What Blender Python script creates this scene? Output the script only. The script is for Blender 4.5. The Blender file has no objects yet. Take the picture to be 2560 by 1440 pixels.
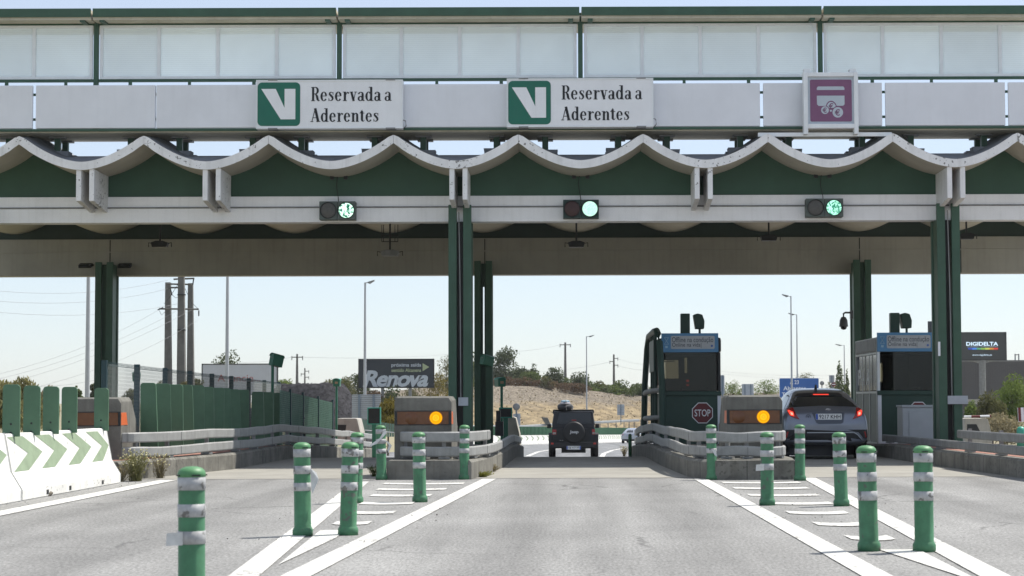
import bpy, bmesh, math, random
from mathutils import Vector, Matrix
from mathutils.bvhtree import BVHTree
from mathutils.noise import noise as pnoise
random.seed(7)
R = math.radians
scn = bpy.context.scene
COL = scn.collection

# ------------------------------------------------------------------ camera, sky, sun, exposure
F, VPX, CAMH = 4978.0, 1409.0, 1.23          # focal length in photo pixels, travel direction's column, eye height
PITCH, ROLL = R(3.248), R(0.19)
cp, sp, cr, sr = math.cos(PITCH), math.sin(PITCH), math.cos(ROLL), math.sin(ROLL)
RV, UV, FV = Vector((1, 0, 0)), Vector((0, -sp, cp)), Vector((0, cp, sp))
cx, cy = cr*RV - sr*UV, sr*RV + cr*UV
cam = bpy.data.cameras.new('camera'); camo = bpy.data.objects.new('camera', cam); COL.objects.link(camo)
camo.matrix_world = Matrix(((cx.x, cy.x, -FV.x, 0), (cx.y, cy.y, -FV.y, 0), (cx.z, cy.z, -FV.z, CAMH), (0, 0, 0, 1)))
cam.sensor_width = 36; cam.lens = F/2560*36
cam.shift_x = -(VPX-1280)/2560.0
cam.clip_start = .1; cam.clip_end = 3000
cam.dof.use_dof = True; cam.dof.focus_distance = 45; cam.dof.aperture_fstop = 6.3
scn.camera = camo

SUN = Vector((.53, .36, 1.0)).normalized()
elev, az = math.asin(SUN.z), math.atan2(SUN.x, SUN.y)
world = bpy.data.worlds.new('World'); scn.world = world; world.use_nodes = True
wn = world.node_tree; wn.nodes.clear()
sky = wn.nodes.new('ShaderNodeTexSky'); sky.sky_type = 'NISHITA'; sky.sun_disc = False
sky.sun_elevation = elev; sky.sun_rotation = az
sky.air_density = .8; sky.dust_density = .5; sky.ozone_density = 2.0; sky.altitude = 50
hz = wn.nodes.new('ShaderNodeMix'); hz.data_type = 'RGBA'; hz.inputs[0].default_value = .50
hz.inputs[7].default_value = (4.95, 5.2, 5.6, 1)           # thin pale summer haze over the whole sky
bg = wn.nodes.new('ShaderNodeBackground'); bg.inputs[1].default_value = .08
wo = wn.nodes.new('ShaderNodeOutputWorld')
wn.links.new(sky.outputs[0], hz.inputs[6]); wn.links.new(hz.outputs[2], bg.inputs[0]); wn.links.new(bg.outputs[0], wo.inputs[0])
sl = bpy.data.lights.new('sun', 'SUN'); sl.energy = 3.0; sl.angle = R(.5); sl.color = (1, .95, .87)
so = bpy.data.objects.new('sun', sl); COL.objects.link(so)
so.rotation_euler = (-SUN).to_track_quat('-Z', 'Y').to_euler()
scn.view_settings.view_transform = 'Standard'; scn.view_settings.look = 'None'
scn.view_settings.exposure = 1.05; scn.view_settings.gamma = 1

def S(d): return F/d
def P(u, v, d):
    """world point at depth d seen at photo pixel (u, v)"""
    xc, yc = (u-VPX)/F, -(v-720)/F
    x, y = xc*cr + yc*sr, -xc*sr + yc*cr
    w = RV*x + UV*y + FV
    w = w*(d/w.y)
    return Vector((w.x, d, w.z+CAMH))
def ZV(u, v, d): return P(u, v, d).z
def XU(u, d): return P(u, 1000, d).x
def G(u, v):
    xc, yc = (u-VPX)/F, -(v-720)/F
    x, y = xc*cr + yc*sr, -xc*sr + yc*cr
    w = RV*x + UV*y + FV
    t = -CAMH/w.z
    return Vector((w.x*t, w.y*t, 0))
def prof(y):
    """height of the carriageway: level, then falling away behind the plaza"""
    if y < 42: return 0.0
    if y < 46: return -.0285*(y-42)**2/8
    if y < 80: return -.0285*2 - .0285*(y-46)
    z80 = -.057-.0285*34
    if y < 250: return z80-.0165*(y-80)
    return z80-.0165*170
def sm(a, b, x):
    t = max(0, min(1, (x-a)/(b-a))); return t*t*(3-2*t)
def zg(x, y):
    w = 1 - sm(9, 15, -x)*sm(75, 95, y) - sm(30, 45, x)*sm(60, 90, y)*.6
    return prof(y)*max(0, w)

# ------------------------------------------------------------------ materials
MATS = {}
def M(name, col, rough=.6, var=.12, scale=3.0, bump=0., bscale=40., metal=0., spec=.4, streak=0., col2=None,
      emit=None, estr=0., coat=0., trans=0., alpha=1., chips=0., joints=False):
    if name in MATS: return MATS[name]
    m = bpy.data.materials.new(name); m.use_nodes = True; nt = m.node_tree; n = nt.nodes; l = nt.links
    b = n['Principled BSDF']
    b.inputs['Roughness'].default_value = rough; b.inputs['Metallic'].default_value = metal
    b.inputs['Specular IOR Level'].default_value = spec
    if coat: b.inputs['Coat Weight'].default_value = coat; b.inputs['Coat Roughness'].default_value = .05
    if trans: b.inputs['Transmission Weight'].default_value = trans
    tc = n.new('ShaderNodeTexCoord'); oi = n.new('ShaderNodeObjectInfo')
    ad = n.new('ShaderNodeVectorMath'); ad.operation = 'ADD'
    rv = n.new('ShaderNodeVectorMath'); rv.operation = 'SCALE'; rv.inputs[0].default_value = (17, 31, 11)
    l.new(oi.outputs['Random'], rv.inputs['Scale'])
    l.new(tc.outputs['Object'], ad.inputs[0]); l.new(rv.outputs[0], ad.inputs[1])
    a = [max(0, c*(1-var)) for c in col]; c2 = col2 or [min(1, c*(1+var)) for c in col]
    t = n.new('ShaderNodeTexNoise'); t.inputs['Scale'].default_value = scale; t.inputs['Detail'].default_value = 7
    t.inputs['Roughness'].default_value = .62
    l.new(ad.outputs[0], t.inputs['Vector'])
    rp = n.new('ShaderNodeMapRange'); rp.inputs[1].default_value = .34; rp.inputs[2].default_value = .66
    l.new(t.outputs['Fac'], rp.inputs[0])
    mx = n.new('ShaderNodeMix'); mx.data_type = 'RGBA'
    mx.inputs[6].default_value = (*a, 1); mx.inputs[7].default_value = (*c2, 1)
    l.new(rp.outputs[0], mx.inputs[0])
    out = mx.outputs[2]
    if streak:
        mp = n.new('ShaderNodeMapping'); mp.inputs['Scale'].default_value = (9, 9, .55)
        l.new(ad.outputs[0], mp.inputs[0])
        t2 = n.new('ShaderNodeTexNoise'); t2.inputs['Scale'].default_value = 1.3; t2.inputs['Detail'].default_value = 6
        l.new(mp.outputs[0], t2.inputs['Vector'])
        r2 = n.new('ShaderNodeMapRange'); r2.inputs[1].default_value = .5; r2.inputs[2].default_value = .78
        r2.inputs[4].default_value = streak
        l.new(t2.outputs['Fac'], r2.inputs[0])
        m2 = n.new('ShaderNodeMix'); m2.data_type = 'RGBA'
        m2.inputs[7].default_value = (col[0]*.35+.02, col[1]*.34+.018, col[2]*.3+.012, 1)
        l.new(r2.outputs[0], m2.inputs[0]); l.new(out, m2.inputs[6]); out = m2.outputs[2]
    if chips:      # spalled and soiled spots with their own shapes
        ta = n.new('ShaderNodeTexNoise'); ta.inputs['Scale'].default_value = 16; ta.inputs['Detail'].default_value = 5; l.new(ad.outputs[0], ta.inputs['Vector'])
        tb = n.new('ShaderNodeTexNoise'); tb.inputs['Scale'].default_value = 1.1; tb.inputs['Detail'].default_value = 2; l.new(ad.outputs[0], tb.inputs['Vector'])
        sm_ = n.new('ShaderNodeMath'); sm_.operation = 'MULTIPLY_ADD'; sm_.inputs[1].default_value = .55; l.new(tb.outputs['Fac'], sm_.inputs[0]); l.new(ta.outputs['Fac'], sm_.inputs[2])
        rc = n.new('ShaderNodeMapRange'); rc.inputs[1].default_value = 1.0-.1*chips; rc.inputs[2].default_value = 1.05-.1*chips; rc.inputs[4].default_value = .8; l.new(sm_.outputs[0], rc.inputs[0])
        mc = n.new('ShaderNodeMix'); mc.data_type = 'RGBA'; mc.inputs[7].default_value = (.10, .095, .085, 1); l.new(rc.outputs[0], mc.inputs[0]); l.new(out, mc.inputs[6]); out = mc.outputs[2]
    if joints:     # butt joints between the cast kerb units
        sx_ = n.new('ShaderNodeSeparateXYZ'); l.new(tc.outputs['Object'], sx_.inputs[0]); gn = n.new('ShaderNodeNewGeometry'); ns = n.new('ShaderNodeSeparateXYZ'); l.new(gn.outputs['Normal'], ns.inputs[0])
        def mt(op, a, c=None):
            k = n.new('ShaderNodeMath'); k.operation = op
            for i, q in enumerate((a, c)):
                if q is None: continue
                if isinstance(q, (int, float)): k.inputs[i].default_value = q
                else: l.new(q, k.inputs[i])
            return k.outputs[0]
        fy = mt('LESS_THAN', mt('FLOORED_MODULO', sx_.outputs[1], 1.02), .022)
        fx = mt('MULTIPLY', mt('LESS_THAN', mt('FLOORED_MODULO', mt('ADD', sx_.outputs[0], .13), .74), .014), mt('GREATER_THAN', mt('ABSOLUTE', ns.outputs[1]), .6))
        jf = mt('MULTIPLY', mt('MAXIMUM', fy, fx), .75)
        mj = n.new('ShaderNodeMix'); mj.data_type = 'RGBA'; mj.inputs[7].default_value = (.03, .03, .028, 1); l.new(jf, mj.inputs[0]); l.new(out, mj.inputs[6]); out = mj.outputs[2]
    l.new(out, b.inputs['Base Color'])
    if bump:
        t3 = n.new('ShaderNodeTexNoise'); t3.inputs['Scale'].default_value = bscale; t3.inputs['Detail'].default_value = 4
        l.new(tc.outputs['Object'], t3.inputs['Vector'])
        bp = n.new('ShaderNodeBump'); bp.inputs['Strength'].default_value = bump; bp.inputs['Distance'].default_value = .01
        l.new(t3.outputs['Fac'], bp.inputs['Height']); l.new(bp.outputs[0], b.inputs['Normal'])
    if emit:
        b.inputs['Emission Color'].default_value = (*emit, 1); b.inputs['Emission Strength'].default_value = estr
    if alpha < 1: b.inputs['Alpha'].default_value = alpha
    MATS[name] = m; return m

def leafmat(name, c1, c2, c3=None):
    if name in MATS: return MATS[name]
    m = bpy.data.materials.new(name); m.use_nodes = True; nt = m.node_tree; n = nt.nodes; l = nt.links
    n.clear()
    g = n.new('ShaderNodeNewGeometry'); rp = n.new('ShaderNodeValToRGB')
    rp.color_ramp.elements[0].color = (*c1, 1); rp.color_ramp.elements[1].color = (*c2, 1)
    if c3:
        e = rp.color_ramp.elements.new(.85); e.color = (*c3, 1); rp.color_ramp.elements[2].color = (*c3, 1)
        rp.color_ramp.elements[1].position = .8 if rp.color_ramp.elements[1].position > .8 else rp.color_ramp.elements[1].position
    tx = n.new('ShaderNodeTexNoise'); tx.inputs['Scale'].default_value = .9; tx.inputs['Detail'].default_value = 2
    l.new(g.outputs['Position'], tx.inputs['Vector'])
    mt = n.new('ShaderNodeMath'); mt.operation = 'MULTIPLY_ADD'; mt.inputs[1].default_value = .55
    l.new(g.outputs['Random Per Island'], mt.inputs[0])
    m2 = n.new('ShaderNodeMath'); m2.operation = 'MULTIPLY_ADD'; m2.inputs[1].default_value = 1.1; m2.inputs[2].default_value = -.33
    l.new(tx.outputs['Fac'], m2.inputs[0]); l.new(m2.outputs[0], mt.inputs[2])
    l.new(mt.outputs[0], rp.inputs[0])
    d = n.new('ShaderNodeBsdfDiffuse'); tr = n.new('ShaderNodeBsdfTranslucent'); ms = n.new('ShaderNodeMixShader')
    ms.inputs[0].default_value = .3
    l.new(rp.outputs[0], d.inputs[0]); l.new(rp.outputs[0], tr.inputs[0])
    l.new(d.outputs[0], ms.inputs[1]); l.new(tr.outputs[0], ms.inputs[2])
    o = n.new('ShaderNodeOutputMaterial'); l.new(ms.outputs[0], o.inputs[0])
    MATS[name] = m; return m

def asphalt_mat(name, base, lanes=True):
    m = bpy.data.materials.new(name); m.use_nodes = True; nt = m.node_tree; n = nt.nodes; l = nt.links
    b = n['Principled BSDF']; b.inputs['Roughness'].default_value = .82; b.inputs['Specular IOR Level'].default_value = .3
    tc = n.new('ShaderNodeTexCoord')
    def nz(scale, vec=None, det=3, ro=.6):
        t = n.new('ShaderNodeTexNoise'); t.inputs['Scale'].default_value = scale; t.inputs['Detail'].default_value = det
        t.inputs['Roughness'].default_value = ro
        l.new(vec or tc.outputs['Object'], t.inputs['Vector']); return t
    def mr(src, a, bb, c, d):
        r = n.new('ShaderNodeMapRange'); r.inputs[1].default_value = a; r.inputs[2].default_value = bb
        r.inputs[3].default_value = c; r.inputs[4].default_value = d; l.new(src, r.inputs[0]); return r.outputs[0]
    def mul(a, c):
        k = n.new('ShaderNodeMath'); k.operation = 'MULTIPLY'; l.new(a, k.inputs[0]); l.new(c, k.inputs[1]); return k.outputs[0]
    mp = n.new('ShaderNodeMapping'); mp.inputs['Scale'].default_value = (1, .28, 1); l.new(tc.outputs['Object'], mp.inputs[0])
    grain = mr(nz(42, mp.outputs[0], 3, .75).outputs['Fac'], .36, .64, .67, 1.34)
    mp2 = n.new('ShaderNodeMapping'); mp2.inputs['Scale'].default_value = (1.6, .12, 1); l.new(tc.outputs['Object'], mp2.inputs[0])
    lane = mr(nz(1.0, mp2.outputs[0], 4).outputs['Fac'], .35, .65, .86, 1.12)
    patch = mr(nz(.45, None, 5).outputs['Fac'], .35, .65, .90, 1.08)
    mp3 = n.new('ShaderNodeMapping'); mp3.inputs['Rotation'].default_value = (0, 0, .25); mp3.inputs['Scale'].default_value = (9, .25, 1)
    l.new(tc.outputs['Object'], mp3.inputs[0])
    skid = mr(nz(1.0, mp3.outputs[0], 4).outputs['Fac'], .58, .75, 1.0, .88)
    sp_ = n.new('ShaderNodeSeparateXYZ'); l.new(tc.outputs['Object'], sp_.inputs[0])
    def mth(op, a, b=None, c=None):
        k = n.new('ShaderNodeMath'); k.operation = op
        for i, q in enumerate((a, b, c)):
            if q is None: continue
            if isinstance(q, (int, float)): k.inputs[i].default_value = q
            else: l.new(q, k.inputs[i])
        return k.outputs[0]
    wob = mth('MULTIPLY_ADD', nz(.25, None, 2).outputs['Fac'], .5, -.25)
    lx_ = mth('ABSOLUTE', mth('ADD', mth('FLOORED_MODULO', mth('ADD', mth('ADD', sp_.outputs[0], wob), 2.15), 5.0), -2.5))
    trk = mr(mth('ABSOLUTE', mth('ADD', lx_, -.82)), .12, .5, .82, 1.03)     # rubber worn into the wheel paths
    oil = mr(lx_, .08, .38, .90, 1.0)
    vor = n.new('ShaderNodeTexVoronoi'); vor.feature = 'DISTANCE_TO_EDGE'; vor.inputs['Scale'].default_value = .42
    wv_ = n.new('ShaderNodeVectorMath'); wv_.operation = 'MULTIPLY_ADD'; wv_.inputs[1].default_value = (.5, .5, 0)
    l.new(nz(2.2, None, 4).outputs['Color'], wv_.inputs[0]); l.new(tc.outputs['Object'], wv_.inputs[2]); l.new(wv_.outputs[0], vor.inputs['Vector'])
    cm_ = mr(nz(.22, None, 2).outputs['Fac'], .50, .58, 0, 1)
    crk = mth('SUBTRACT', 1.0, mth('MULTIPLY', cm_, mr(vor.outputs['Distance'], .004, .014, .42, 0)))
    f = mul(mul(mul(grain, lane), mul(patch, skid)), mul(mul(trk, oil), crk))
    mx = n.new('ShaderNodeMix'); mx.data_type = 'RGBA'; mx.blend_type = 'MULTIPLY'; mx.inputs[0].default_value = 1
    mx.inputs[6].default_value = (*base, 1)
    cc = n.new('ShaderNodeCombineColor')
    for i in range(3): l.new(f, cc.inputs[i])
    l.new(cc.outputs[0], mx.inputs[7]); l.new(mx.outputs[2], b.inputs['Base Color'])
    bp = n.new('ShaderNodeBump'); bp.inputs['Strength'].default_value = .5; bp.inputs['Distance'].default_value = .006
    l.new(nz(110, None, 3).outputs['Fac'], bp.inputs['Height']); l.new(bp.outputs[0], b.inputs['Normal'])
    return m

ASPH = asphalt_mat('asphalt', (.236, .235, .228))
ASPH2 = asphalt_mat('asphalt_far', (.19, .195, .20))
CONC_PAD = M('concrete_apron', (.285, .275, .245), .85, .12, 1.2, .3, 60)
CONC = M('concrete', (.155, .152, .136), .9, .25, 2.2, .5, 30, streak=.5)
KERB = M('kerb_concrete', (.175, .17, .15), .9, .28, 2.6, .5, 30, streak=.6, chips=.9, joints=True)
CONC_L = M('concrete_light', (.40, .38, .335), .85, .15, 2, .3, 30, streak=.35)
MARK = M('road_paint', (.60, .595, .565), .8, .18, 4, .3, 60, col2=(.66, .655, .62), chips=1.0)
WHITE = M('white_paint', (.85, .855, .865), .55, .05, 1.5, .05, 20, streak=.12)
WHITE_EDGE = M('white_edge_paint', (.80, .80, .795), .6, .07, 3, .15, 20, streak=.22, chips=.75)
PANELW = M('white_parapet', (.74, .76, .80), .5, .04, 1.2, .03, 20, streak=.05)
BARRW = M('barrier_white', (.74, .735, .70), .75, .10, 2, .2, 30, streak=.30, chips=.6)
CHEV = M('chevron_green', (.25, .32, .215), .75, .10, 5, .1, 30)
GREEN = M('structure_green', (.042, .098, .064), .5, .12, 2, .05, 20, streak=.15)
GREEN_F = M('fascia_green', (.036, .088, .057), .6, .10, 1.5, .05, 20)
GREEN_D = M('booth_green', (.022, .058, .044), .5, .10, 3)
GREEN_EQ = M('equipment_green', (.03, .16, .10), .45, .08, 4)
GREEN_EQL = M('hood_green', (.05, .33, .24), .45, .08, 4)
BLADE = M('blade_green', (.075, .155, .092), .5, .12, 3, .05, 15)
BOLL = M('bollard_green', (.06, .185, .095), .55, .18, 9, .06, 30, streak=.25, chips=.55)
BAND = M('reflective_band', (.36, .37, .38), .5, .16, 14, .05, 40, col2=(.48, .485, .485), streak=.4, chips=1.1)
BEAMG = M('beam_concrete', (.36, .35, .31), .85, .10, .8, .15, 20, streak=.2)
DARK = M('dark_metal', (.018, .02, .021), .5, .15, 5)
DARKG = M('dark_glass', (.012, .015, .017), .12, .1, 3, spec=.6)
GALV = M('galvanised_steel', (.31, .315, .31), .6, .12, 4, .05, 30, metal=.1, streak=.3)
GALVD = M('galvanised_dark', (.23, .235, .235), .6, .15, 4, metal=.2, streak=.4)
POLE = M('lamp_pole_grey', (.42, .44, .46), .5, .06, 4, metal=.2)
ALU = M('aluminium_frame', (.76, .785, .80), .45, .05, 4, metal=.1)
SIGNW = M('sign_white', (.80, .815, .835), .5, .03, 3, streak=.06)
SIGNG = M('sign_green', (.012, .14, .095), .5, .05, 4)
INK = M('sign_ink', (.012, .014, .018), .6, .05, 4)
PURPLE = M('sign_purple', (.20, .085, .17), .5, .05, 4)
SIGNGREY = M('sign_pale_grey', (.46, .52, .58), .5, .05, 3)
TAPE = M('torn_tape', (.55, .56, .55), .5, .15, 9)
ROOFGREY = M('roof_sheet', (.22, .235, .26), .7, .12, 3)
SOFFIT = M('soffit_beige', (.52, .49, .40), .8, .12, 1.5, streak=.2)
VAULT = M('vault_underside', (.46, .435, .365), .8, .08, 1.5)
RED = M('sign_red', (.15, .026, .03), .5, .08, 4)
BRICK = M('brick_paving', (.30, .15, .115), .85, .2, 9, .3, 30)
TERR = M('dry_ground', (.34, .29, .20), .95, .3, .8, .6, 8, col2=(.25, .24, .14))
RUBBER = M('tyre_rubber', (.012, .012, .013), .8, .2, 8)

def emis(name, col, s):
    m = bpy.data.materials.new(name); m.use_nodes = True; n = m.node_tree.nodes; n.clear()
    e = n.new('ShaderNodeEmission'); e.inputs[0].default_value = (*col, 1); e.inputs[1].default_value = s
    o = n.new('ShaderNodeOutputMaterial'); m.node_tree.links.new(e.outputs[0], o.inputs[0]); return m

# ------------------------------------------------------------------ builders
def tag(o, label, cat, group=None, kind=None):
    if label: o['label'] = label
    if cat: o['category'] = cat
    if group: o['group'] = group
    if kind: o['kind'] = kind
    return o
def thing(name, label, cat, loc=(0, 0, 0), group=None, rz=0):
    o = bpy.data.objects.new(name, None); COL.objects.link(o); o.empty_display_size = .2
    o.location = loc; o.rotation_euler = (0, 0, rz)
    return tag(o, label, cat, group)
def wmat(o):
    m = Matrix.Identity(4)
    while o is not None:
        m = (Matrix.Translation(o.location) @ o.rotation_euler.to_matrix().to_4x4()) @ m; o = o.parent
    return m
class MB:
    def __init__(s): s.v = []; s.f = []; s.sm = []
    def add(s, vs, fs, smooth=False):
        k = len(s.v); s.v += [tuple(v) for v in vs]; s.f += [tuple(i+k for i in f) for f in fs]; s.sm += [smooth]*len(fs); return s
    def box(s, c, d, rz=0, rx=0, ry=0):
        x, y, z = d[0]/2, d[1]/2, d[2]/2
        vs = [Vector((a*x, b*y, e*z)) for e in (-1, 1) for b in (-1, 1) for a in (-1, 1)]
        if rz or rx or ry:
            m = Matrix.Rotation(rz, 3, 'Z') @ Matrix.Rotation(rx, 3, 'X') @ Matrix.Rotation(ry, 3, 'Y'); vs = [m @ v for v in vs]
        vs = [v+Vector(c) for v in vs]
        return s.add(vs, [(0, 2, 3, 1), (4, 5, 7, 6), (0, 1, 5, 4), (2, 6, 7, 3), (0, 4, 6, 2), (1, 3, 7, 5)])
    def bx(s, x0, x1, y0, y1, z0, z1): return s.box(((x0+x1)/2, (y0+y1)/2, (z0+z1)/2), (x1-x0, y1-y0, z1-z0))
    def prism(s, poly, y0, y1):
        """poly in (x,z), extruded along y"""
        n = len(poly)
        ar = sum(poly[i][0]*poly[(i+1) % n][1]-poly[(i+1) % n][0]*poly[i][1] for i in range(n))
        if ar < 0: poly = poly[::-1]
        vs = [(p[0], y0, p[1]) for p in poly]+[(p[0], y1, p[1]) for p in poly]
        fs = [tuple(range(n)), tuple(range(2*n-1, n-1, -1))]+[(i, i+n, (i+1) % n+n, (i+1) % n) for i in range(n)]
        return s.add(vs, fs)
    def prismx(s, poly, x0, x1):
        """poly in (y,z), extruded along x"""
        n = len(poly); vs = [(x0, p[0], p[1]) for p in poly]+[(x1, p[0], p[1]) for p in poly]
        fs = [tuple(range(n)), tuple(range(2*n-1, n-1, -1))]+[(i, i+n, (i+1) % n+n, (i+1) % n) for i in range(n)]
        return s.add(vs, fs)
    def prismz(s, poly, z0, z1):
        n = len(poly); vs = [(p[0], p[1], z0) for p in poly]+[(p[0], p[1], z1) for p in poly]
        fs = [tuple(range(n-1, -1, -1)), tuple(range(n, 2*n))]+[(i, (i+1) % n, (i+1) % n+n, i+n) for i in range(n)]
        return s.add(vs, fs)
    def tube(s, pts, r, n=8, r1=None, cap=True, smooth=True):
        pts = [Vector(p) for p in pts]; N = len(pts); vs = []; fs = []
        rs = r if isinstance(r, (list, tuple)) else [r+((r1 if r1 is not None else r)-r)*i/(N-1) for i in range(N)]
        for i, p in enumerate(pts):
            t = (pts[min(i+1, N-1)]-pts[max(i-1, 0)]).normalized()
            a = t.cross(Vector((0, 0, 1)) if abs(t.z) < .95 else Vector((0, 1, 0))).normalized(); b = t.cross(a)
            for k in range(n):
                th = 2*math.pi*k/n; vs.append(p+(a*math.cos(th)+b*math.sin(th))*rs[i])
        for i in range(N-1):
            for k in range(n): fs.append((i*n+k, i*n+(k+1) % n, (i+1)*n+(k+1) % n, (i+1)*n+k))
        s.add(vs, fs, smooth)
        if cap:
            s.add([vs[k] for k in range(n)], [tuple(range(n-1, -1, -1))]); s.add([vs[(N-1)*n+k] for k in range(n)], [tuple(range(n))])
        return s
    def lathe(s, prof, c=(0, 0, 0), n=24, axis='z', smooth=True):
        vs = []; fs = []
        for (r, h) in prof:
            for k in range(n):
                th = 2*math.pi*k/n; a, b = r*math.cos(th), r*math.sin(th)
                vs.append(Vector((a, b, h) if axis == 'z' else (a, -h, b) if axis == 'y' else (h, a, b))+Vector(c))
        for i in range(len(prof)-1):
            for k in range(n): fs.append((i*n+k, i*n+(k+1) % n, (i+1)*n+(k+1) % n, (i+1)*n+k))
        return s.add(vs, fs, smooth)
    def sweep(s, path, prof, closed=True, smooth=False):
        """path of (x,y,z); prof of (n,z): n to the right of travel"""
        N = len(path); n = len(prof); vs = []; fs = []
        pts = [Vector(p) for p in path]
        for i, p in enumerate(pts):
            t = pts[min(i+1, N-1)]-pts[max(i-1, 0)]; t.z = 0; t.normalize(); nr = Vector((t.y, -t.x, 0))
            for (a, z) in prof: vs.append(p+nr*a+Vector((0, 0, z)))
        m = n if closed else n-1
        for i in range(N-1):
            for k in range(m): fs.append((i*n+k, i*n+(k+1) % n, (i+1)*n+(k+1) % n, (i+1)*n+k))
        s.add(vs, fs, smooth)
        if closed:
            s.add(vs[:n], [tuple(range(n))]); s.add(vs[-n:], [tuple(range(n-1, -1, -1))])
        return s
    def build(s, name, mat, parent=None, bevel=0, recalc=True, link=True):
        me = bpy.data.meshes.new(name)
        vs = s.v
        if parent is not None:
            inv = wmat(parent).inverted(); vs = [inv @ Vector(v) for v in vs]
        me.from_pydata([tuple(v) for v in vs], [], s.f)
        me.polygons.foreach_set('use_smooth', s.sm)
        if bevel or recalc:
            bm = bmesh.new(); bm.from_mesh(me)
            if bevel:
                bmesh.ops.remove_doubles(bm, verts=bm.verts, dist=1e-5)
                es = [e for e in bm.edges if len(e.link_faces) == 2 and e.calc_face_angle(0) > .5]
                bmesh.ops.bevel(bm, geom=es, offset=bevel, segments=2, affect='EDGES', profile=.6, clamp_overlap=True)
            if recalc: bmesh.ops.recalc_face_normals(bm, faces=bm.faces)
            bm.to_mesh(me); bm.free()
        me.materials.append(mat)
        o = bpy.data.objects.new(name, me); COL.objects.link(o)
        if parent is not None: o.parent = parent
        return o
def struct(name, mb, mat, **k):
    o = mb.build(name, mat, **k); o['kind'] = 'structure'; return o
KIDS = {}
def copy_tree(o, parent=None):
    c = o.copy(); COL.objects.link(c); c.parent = parent
    for ch in [x for x in o.children]: copy_tree(ch, c)
    return c

def text_mesh(s, size=1, shear=0, bold=0, spacing=1):
    cu = bpy.data.curves.new('t', 'FONT'); cu.body = s; cu.size = size; cu.shear = shear; cu.offset = bold
    cu.space_character = spacing; cu.resolution_u = 3; cu.extrude = 0
    o = bpy.data.objects.new('t', cu); COL.objects.link(o)
    bpy.context.view_layer.update()
    dg = bpy.context.evaluated_depsgraph_get(); me = bpy.data.meshes.new_from_object(o.evaluated_get(dg))
    v = [tuple(x.co) for x in me.vertices]; f = [tuple(p.vertices) for p in me.polygons]
    bpy.data.objects.remove(o); bpy.data.curves.remove(cu); bpy.data.meshes.remove(me)
    return v, f
def text_mb(mb, s, x0, x1, z0, z1, y, fit_h='caps', **k):
    """letters facing -y fitted into x0..x1 with the glyph box z0..z1"""
    v, f = text_mesh(s, **k)
    a, b = min(p[0] for p in v), max(p[0] for p in v); c, d = min(p[1] for p in v), max(p[1] for p in v)
    q = [(x0+(p[0]-a)/(b-a)*(x1-x0), y, z0+(p[1]-c)/(d-c)*(z1-z0)) for p in v]
    return mb.add(q, f)
def rrect(x0, x1, z0, z1, r, n=5):
    o = []
    for (cx_, cz_, a0) in ((x1-r, z1-r, 0), (x0+r, z1-r, 90), (x0+r, z0+r, 180), (x1-r, z0+r, 270)):
        for i in range(n+1):
            a = R(a0+90*i/n); o.append((cx_+r*math.cos(a), cz_+r*math.sin(a)))
    return o
def circ(x, z, r, n=28, a0=0, a1=360):
    return [(x+r*math.cos(R(a0+(a1-a0)*i/n)), z+r*math.sin(R(a0+(a1-a0)*i/n))) for i in range(n if a1-a0 == 360 else n+1)]

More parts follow.
